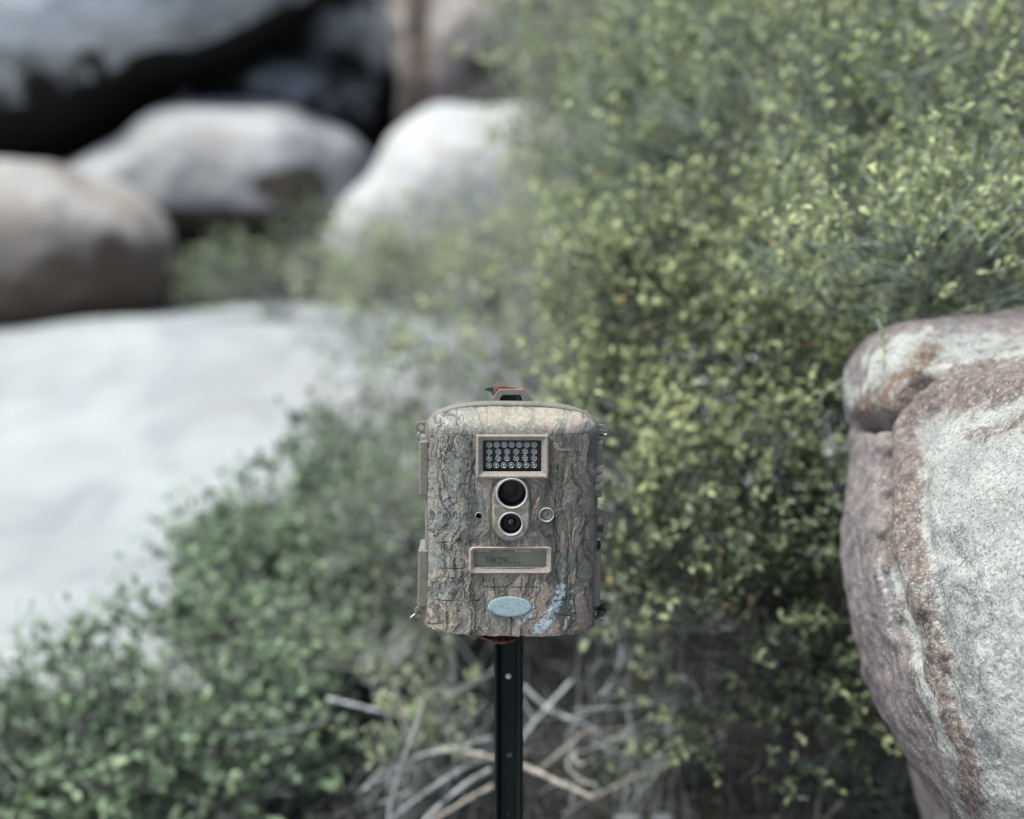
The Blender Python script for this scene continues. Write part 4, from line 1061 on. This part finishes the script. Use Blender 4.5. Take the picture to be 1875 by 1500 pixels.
def boolean(o, cuts):
    for cme in cuts:
        co = bpy.data.objects.new('cutter', cme); COL.objects.link(co); co.parent = root
        bb = bmesh.new(); bb.from_mesh(cme); bmesh.ops.recalc_face_normals(bb, faces=bb.faces); bb.to_mesh(cme); bb.free()
        md = o.modifiers.new('b', 'BOOLEAN'); md.operation = 'DIFFERENCE'; md.solver = 'EXACT'; md.object = co
        bpy.context.view_layer.update()
        dg = bpy.context.evaluated_depsgraph_get(); nm = bpy.data.meshes.new_from_object(o.evaluated_get(dg))
        o.modifiers.remove(md); om = o.data; o.data = nm; bpy.data.objects.remove(co)
# close and orient the slab so that the boolean is clean
ps2 = pod_slab(); n_ = 30
bb = bmesh.new(); bb.from_mesh(po.data); be = [e for e in bb.edges if e.is_boundary]
bmesh.ops.contextual_create(bb, geom=be); bmesh.ops.recalc_face_normals(bb, faces=bb.faces); bb.to_mesh(po.data); bb.free()
boolean(po, [cutter(937.5, 903.5, 29), cutter(935.5, 959.5, 22.5)])
def ring_part(name, px, py, r_out, r_in, mat, y0=-.0046, y1=.003, parent=root, n=40, ry=0):
    c_ = D(px, py, YF-.003); sc_ = D(px+100, py, YF-.003)[0]-c_[0]; ro, ri = r_out*sc_/100, r_in*sc_/100
    m_ = MB(); m_.lathe((c_[0], YF, c_[2]), [(ro, y1), (ro, y0+.001), (ro-.0004, y0+.0002), ((ro*.5+ri*.5), y0), (ri+.0004, y0+.0006), (ri, y0+.0016), (ri, .012)], n)
    m_.f = m_.f[:-1]
    return m_.build(name, mat, parent, smooth=True), c_, ri
m_ring = M_plastic('pale_ring', (.40,.385,.34), (.52,.50,.46), 500, .45, .2)
m_tube = NT('black_tube').col((.006,.006,.006), .35, .3)
m_glass = NT('dark_lens_glass'); m_glass.b.inputs['Coat Weight'].default_value = 1.; m_glass = m_glass.col((.012,.010,.010), .06, .6)
o, c_, ri = ring_part('lens_ring', 937.5, 903.5, 30, 25.5, m_ring, parent=po)
MB().lathe((c_[0]-.0004, YF, c_[2]+.0006), [(ri*1.01, -.003), (ri*.97, .001), (ri*.95, .009), (ri*.5, .008), (.0001, .0075)], 36).build('flash_opening', m_tube, root, smooth=True)
o, c_, ri = ring_part('lens_ring', 935.5, 959.5, 23.5, 19.3, m_ring, parent=po)
ln0 = MB().lathe((c_[0], YF, c_[2]), [(ri*1.01, -.003), (ri*.96, .003), (ri*.94, .006), (ri*.42, .0045)], 36); ln0.f = ln0.f[:-1]; lo_ = ln0.build('camera_lens', m_tube, root, smooth=True)
gl = MB().lathe((c_[0], YF, c_[2]), [(.0001, .0024), (ri*.2, .0026), (ri*.36, .0034), (ri*.44, .0046)], 28)
k = NT('purple_lens'); k.b.inputs['Coat Weight'].default_value = 1.; gl.build('lens_glass', k.col((.055,.035,.04), .15, .6), lo_, smooth=True)
# ---- small round fittings
o, c_, ri = ring_part('sensor_collar', 1001, 945, 14, 11.3, m_ring, y0=-.0006, y1=.003)
sb = MB().lathe((c_[0], YF, c_[2]+.0003), [(.0001, .0014), (ri*.28, .0016), (ri*.35, .0022), (ri*.7, .0022), (ri*.74, .0016), (ri*.9, .0018), (ri*1.05, .006)], 30)
k = NT('sensor_dome'); k.b.inputs['Coat Weight'].default_value = .8; sb.build('light_sensor', k.col((.20,.205,.20), .25, .5), root, smooth=True)
o, c_, ri = ring_part('pinhole_collar', 876.5, 946, 6.8, 5.0, m_ring, y0=-.0002, y1=.002)
MB().lathe((c_[0], YF, c_[2]), [(ri*1.02, .000), (ri*.9, .006), (.0001, .006)], 20).build('pinhole', m_tube, root, smooth=True)
# ---- display
df = MB()
df.loft([rrect_pts(857, 1000, 1013, 1052, YF+.005, 8), rrect_pts(859, 1001.5, 1011, 1051, YF-.0004, 8), rrect_pts(862, 1003.5, 1008.5, 1049, YF-.0016, 7), rrect_pts(866, 1006, 1005, 1046, YF-.0008, 6),
         rrect_pts(869, 1008.5, 1000.5, 1038.5, YF+.0010, 3), rrect_pts(869.5, 1009, 1000, 1038, YF+.0050, 3)])
dfo = df.build('display_frame', m_bez, root, smooth=False)
k = NT('liquid_crystal'); n1 = k.noise(35, 3, .5)
c = k.mix(k.ramp(n1, .35, .65), (.15,.15,.105), (.22,.21,.155)); k.b.inputs['Coat Weight'].default_value = .5
pan = MB().prism([(p_[0], p_[2]) for p_ in rect(866, 1006, 1003, 1041, YF+.0046)][::-1], YF+.0046, YF+.0066).build('display', k.col(c, .35, .5), dfo)
FONT = {'T': ['11111','00100','00100','00100','00100','00100','00100'], 'A': ['01110','10001','10001','11111','10001','10001','10001'], 'K': ['10001','10010','10100','11000','10100','10010','10001'],
        'I': ['11111','00100','00100','00100','00100','00100','11111'], 'N': ['10001','11001','10101','10101','10011','10001','10001'], 'G': ['01110','10001','10000','10111','10001','10001','01110'],
        '.': ['00000','00000','00000','00000','00000','01100','01100']}
tx = MB(); a0 = D(890, 1031.5, YF+.0044); a1 = D(953, 1031.5, YF+.0044); a2 = D(890, 1020, YF+.0044)
du = (a1[0]-a0[0])/(9*6-1); dvv = (a2[2]-a0[2])/7
for ci, ch in enumerate('TAKING...'):
    for rw in range(7):
        for cl in range(5):
            if FONT[ch][rw][cl] == '1': tx.box((a0[0] + (ci*6+cl+.5)*du, YF+.0044, a0[2] + (6-rw+.5)*dvv), (du*.43, .00012, dvv*.45))
tx.build('display_text', NT('lcd_ink').col((.05,.055,.048), .5, .3), pan)
# ---- oval badge (blank)
bd = MB(); 
def oval(px, py, hx, hy, yl, n=48): return [tuple(D(px+hx*math.cos(2*math.pi*i/n), py+hy*math.sin(2*math.pi*i/n), yl)) for i in range(n)]
bd.loft([oval(933.5, 1111, 40, 18.5, YF+.004), oval(933.5, 1111, 40, 18.5, YF-.0010), oval(933.5, 1110.8, 39, 17.6, YF-.0018), oval(933.5, 1110.6, 36, 15.5, YF-.0020)], cap1=True)
k = NT('pale_blue_badge'); n1 = k.noise(260, 6, .75, 1.6); n2 = k.noise(90, 5, .7, 2.5)
c = k.mix(k.ramp(n1, .3, .7), (.30,.42,.43), (.45,.58,.585)); c = k.mix(k.ramp(n2, .54, .66, 0, .7), c, (.12,.16,.17)); c = k.mix(k.ramp(k.voro(260, k.mapv((1,1,.35))), .02, .10, .5, 0), c, (.08,.10,.11))
k.bump(n1, .5, .0008)
bd.build('badge', k.col(c, .55, .5), root, smooth=False)

# ---- hinge and latch bars at the sides
def bar(name, pts, y0, y1, mat, bevel=.0009, hole=None):
    m_ = MB(); P_ = [(D(a, b_, y0)[0], D(a, b_, y0)[2]) for a, b_ in pts]
    H_ = [(D(a, b_, y0)[0], D(a, b_, y0)[2]) for a, b_ in hole] if hole else None
    m_.prism(P_, y0, y1, H_); o = m_.build(name, mat, root, bevel=bevel)
    return o
bar('hinge_bar', [(767,908),(785,908),(785,808),(768,808)], -.006, .030, m_rim, .0016)
bar('hinge_bar', [(764,1112),(785,1112),(785,1008),(766,1008)], -.006, .030, m_rim, .0016)
bar('hinge_spine', [(777,1146),(786,1146),(787,900),(779,900)], -.002, .020, m_rim, .001)
bar('latch_spine', [(1077,1147),(1084,1147),(1089,900),(1082,900)], -.002, .020, m_rim, .001)
bar('latch_bar', [(1076,1112),(1099,1112),(1101,1012),(1078,1012)], -.010, .030, m_rim, .0016)
lb = bar('latch_bar', [(1084,912),(1102,912),(1105,810),(1084,808)], -.010, .030, m_rim, .0016)
# ridges on the upper latch bar
for yy in (862, 878, 893):
    q0 = D(1087, yy, -.010); q1 = D(1103.5, yy-5, -.010)
    rb = MB(); rb.loft([[(q0[0]+(q1[0]-q0[0])*t_ , -.0102-.0012*math.sin(a_), q0[2]+(q1[2]-q0[2])*t_*t_ + .0034*math.cos(a_)) for a_ in np.linspace(0, math.pi, 7)] for t_ in np.linspace(0, 1, 6)], closed=False)
    rb.build('ridge', m_bez, lb, smooth=True)
# latch clip with a slot
outl = [(1083,985),(1099,985),(1113,979),(1114,945),(1099,935),(1083,933)]
hol = [(1090,975),(1097,976),(1104.5,976),(1104.5,948),(1097,948),(1090,948)]
bar('latch_clip', outl, -.004, .002, m_rim, .0005, hol)
bar('latch_hook', [(1082,1011),(1097,1011),(1101,1002),(1100,991),(1084,992)], .001, .016, m_black, .0012)
bar('latch_hook', [(1090,938),(1096,938),(1098,934),(1092,932)], .003, .010, m_white, .0006)
bar('latch_hook', [(1086,993),(1100,992),(1098,985.5),(1092,986)], .003, .012, m_white, .0006)
# slotted darkness behind the clip
bar('latch_backing', [(1086,979),(1106,977),(1106,962),(1086,962)], .006, .010, m_rim, .0006)
# ---- lugs with eyes
def arc(cx, cy, r_, a0, a1, n): return [(cx + r_*math.cos(R(a0+(a1-a0)*i/n)), cy - r_*math.sin(R(a0+(a1-a0)*i/n))) for i in range(n+1)]
def lug(cx, cy, r_o, r_i, root_pts, side):
    # outline as a ring joined to the body
    n = 20
    o_ = [(cx + r_o*math.cos(2*math.pi*i/n), cy + r_o*math.sin(2*math.pi*i/n)) for i in range(n)]
    o2 = []
    for (x, y) in o_:
        if (x - cx)*side < 0: x = cx - side*(abs(x-cx)*.3 + r_o*1.15); y = cy + (y-cy)*1.15
        o2.append((x, y))
    h_ = [(cx + r_i*math.cos(2*math.pi*i/n), cy + r_i*math.sin(2*math.pi*i/n)) for i in range(n)]
    o2 = o2[::-1]; h_ = h_[::-1]
    bar('strap_lug', o2, .002, .0045, m_rim, .0004, h_)
lug(770.5, 783, 10.5, 5, None, -1)
lug(1102, 789, 11, 5, None, 1)
lug(769, 1122, 11.5, 5, None, -1)
lug(1093, 1124, 11, 5, None, 1)
def wire(name, pts, rad=.0007, mat=m_steel, sides=7):
    p_ = np.array([D(a, b_, y_) for a, b_, y_ in pts]); n = len(p_); t = np.linspace(0, n-1, 30); i = np.clip(t.astype(int), 0, n-2); f = (t-i)[:, None]
    g = lambda j: p_[np.clip(j, 0, n-1)]
    a, b_, c, d = g(i-1), g(i), g(i+1), g(i+2)
    q = .5*((2*b_) + (-a+c)*f + (2*a-5*b_+4*c-d)*f*f + (-a+3*b_-3*c+d)*f**3)
    V_, Q_ = tubes(q[None], np.full((1, 30), rad), sides); return link(name, mesh_np(name, V_, Q_), mat, root)
wire('wire_loop', [(777,805,.012),(769,806,.004),(765,800,-.001),(767,793,-.003),(772,790,.003),(777,794,.010)])
wire('wire_loop', [(1092,794,.010),(1098,796,.002),(1107,796,-.004),(1113,794,-.003),(1108,791,.002),(1098,789,.008)])
wire('wire_loop', [(778,1126,.012),(772,1123,.004),(762,1124,-.002),(753,1130,-.004),(753,1133,-.004),(757,1133,0),(770,1130,.009)])
wire('wire_loop', [(1084,1124,.010),(1090,1129,.002),(1098,1132,-.004),(1105,1130,-.004),(1104,1128,0),(1094,1126,.008)])
# frayed black cord at the lower right lug
r = np.random.default_rng(66); N = 90
c0 = np.array([D(1096 + r.normal()*2.5, 1116 + r.normal()*7, .006 + r.normal()*.003) for _ in range(N)])
dv = unit(r.normal(size=(N, 3)) + np.array([1.0, 0, .1]))*r.uniform(.003, .010, N)[:, None]
Vc, Qc = tubes(bez(c0, c0+dv*.5+r.normal(size=(N, 3))*.001, c0+dv+r.normal(size=(N, 3))*.0015, 6), np.linspace(.00035, .00012, 6)[None]*np.ones((N, 1)), 3)
Vk, Qk = tubes(np.array([[D(1086,1108,.008), D(1092,1106,.003), D(1098,1114,.001), D(1100,1122,.004), D(1094,1128,.010)]]), np.full((1, 5), .0012), 6)
link('frayed_cord', mesh_np('frayed_cord', np.concatenate([Vk, Vc]), np.concatenate([Qk, Qc+len(Vk)])), NT('black_fibre').col((.012,.012,.013), .8, .2), root)
# ---- carrying loop on top
lo = [(894,741),(980,741),(962,716),(958,713),(916,713),(911,716)]
lh = [(914,738),(957,738),(955,727),(952,723.5),(922,723.5),(917,727)]
bar('top_loop', lo, .004, .0066, m_rim, .0005, lh)
# ---- rusty mounting plate under the housing
k = NT('rusty_plate'); n1 = k.noise(260, 5, .7); c = k.mix(k.ramp(n1, .4, .62), (.035,.022,.018), (.22,.09,.045)); k.bump(n1, .6, .001)
mp = MB(); zz = D(915, 1165, 0)[2]
xa = D(877, 1170, .012)[0]; xb = D(955, 1170, .012)[0]
def plate(z, sh):
    o_ = []
    for i in range(25):
        t_ = i/24; x_ = xa + (xb-xa)*t_; y_ = .014 - .026*max(0, 1-abs(2*t_-1)**3)**.5*sh; o_.append((x_, y_, z + .0008*math.sin(t_*9)))
    return o_ + [(xb, .05, z), (xa, .05, z)]
zp = D(915, 1176, -.008)[2]
mp.loft([plate(zp+.0028, .96), plate(zp+.0026, 1), plate(zp+.0004, 1), plate(zp, .97)], True, True)
mp.build('mounting_plate', k.col(c, .7, .4), root, smooth=False)
MB().box(((xa+xb)/2, .024, zp+.006), ((xb-xa)*.4, .014, .006)).build('mounting_block', m_black, root, bevel=.001)
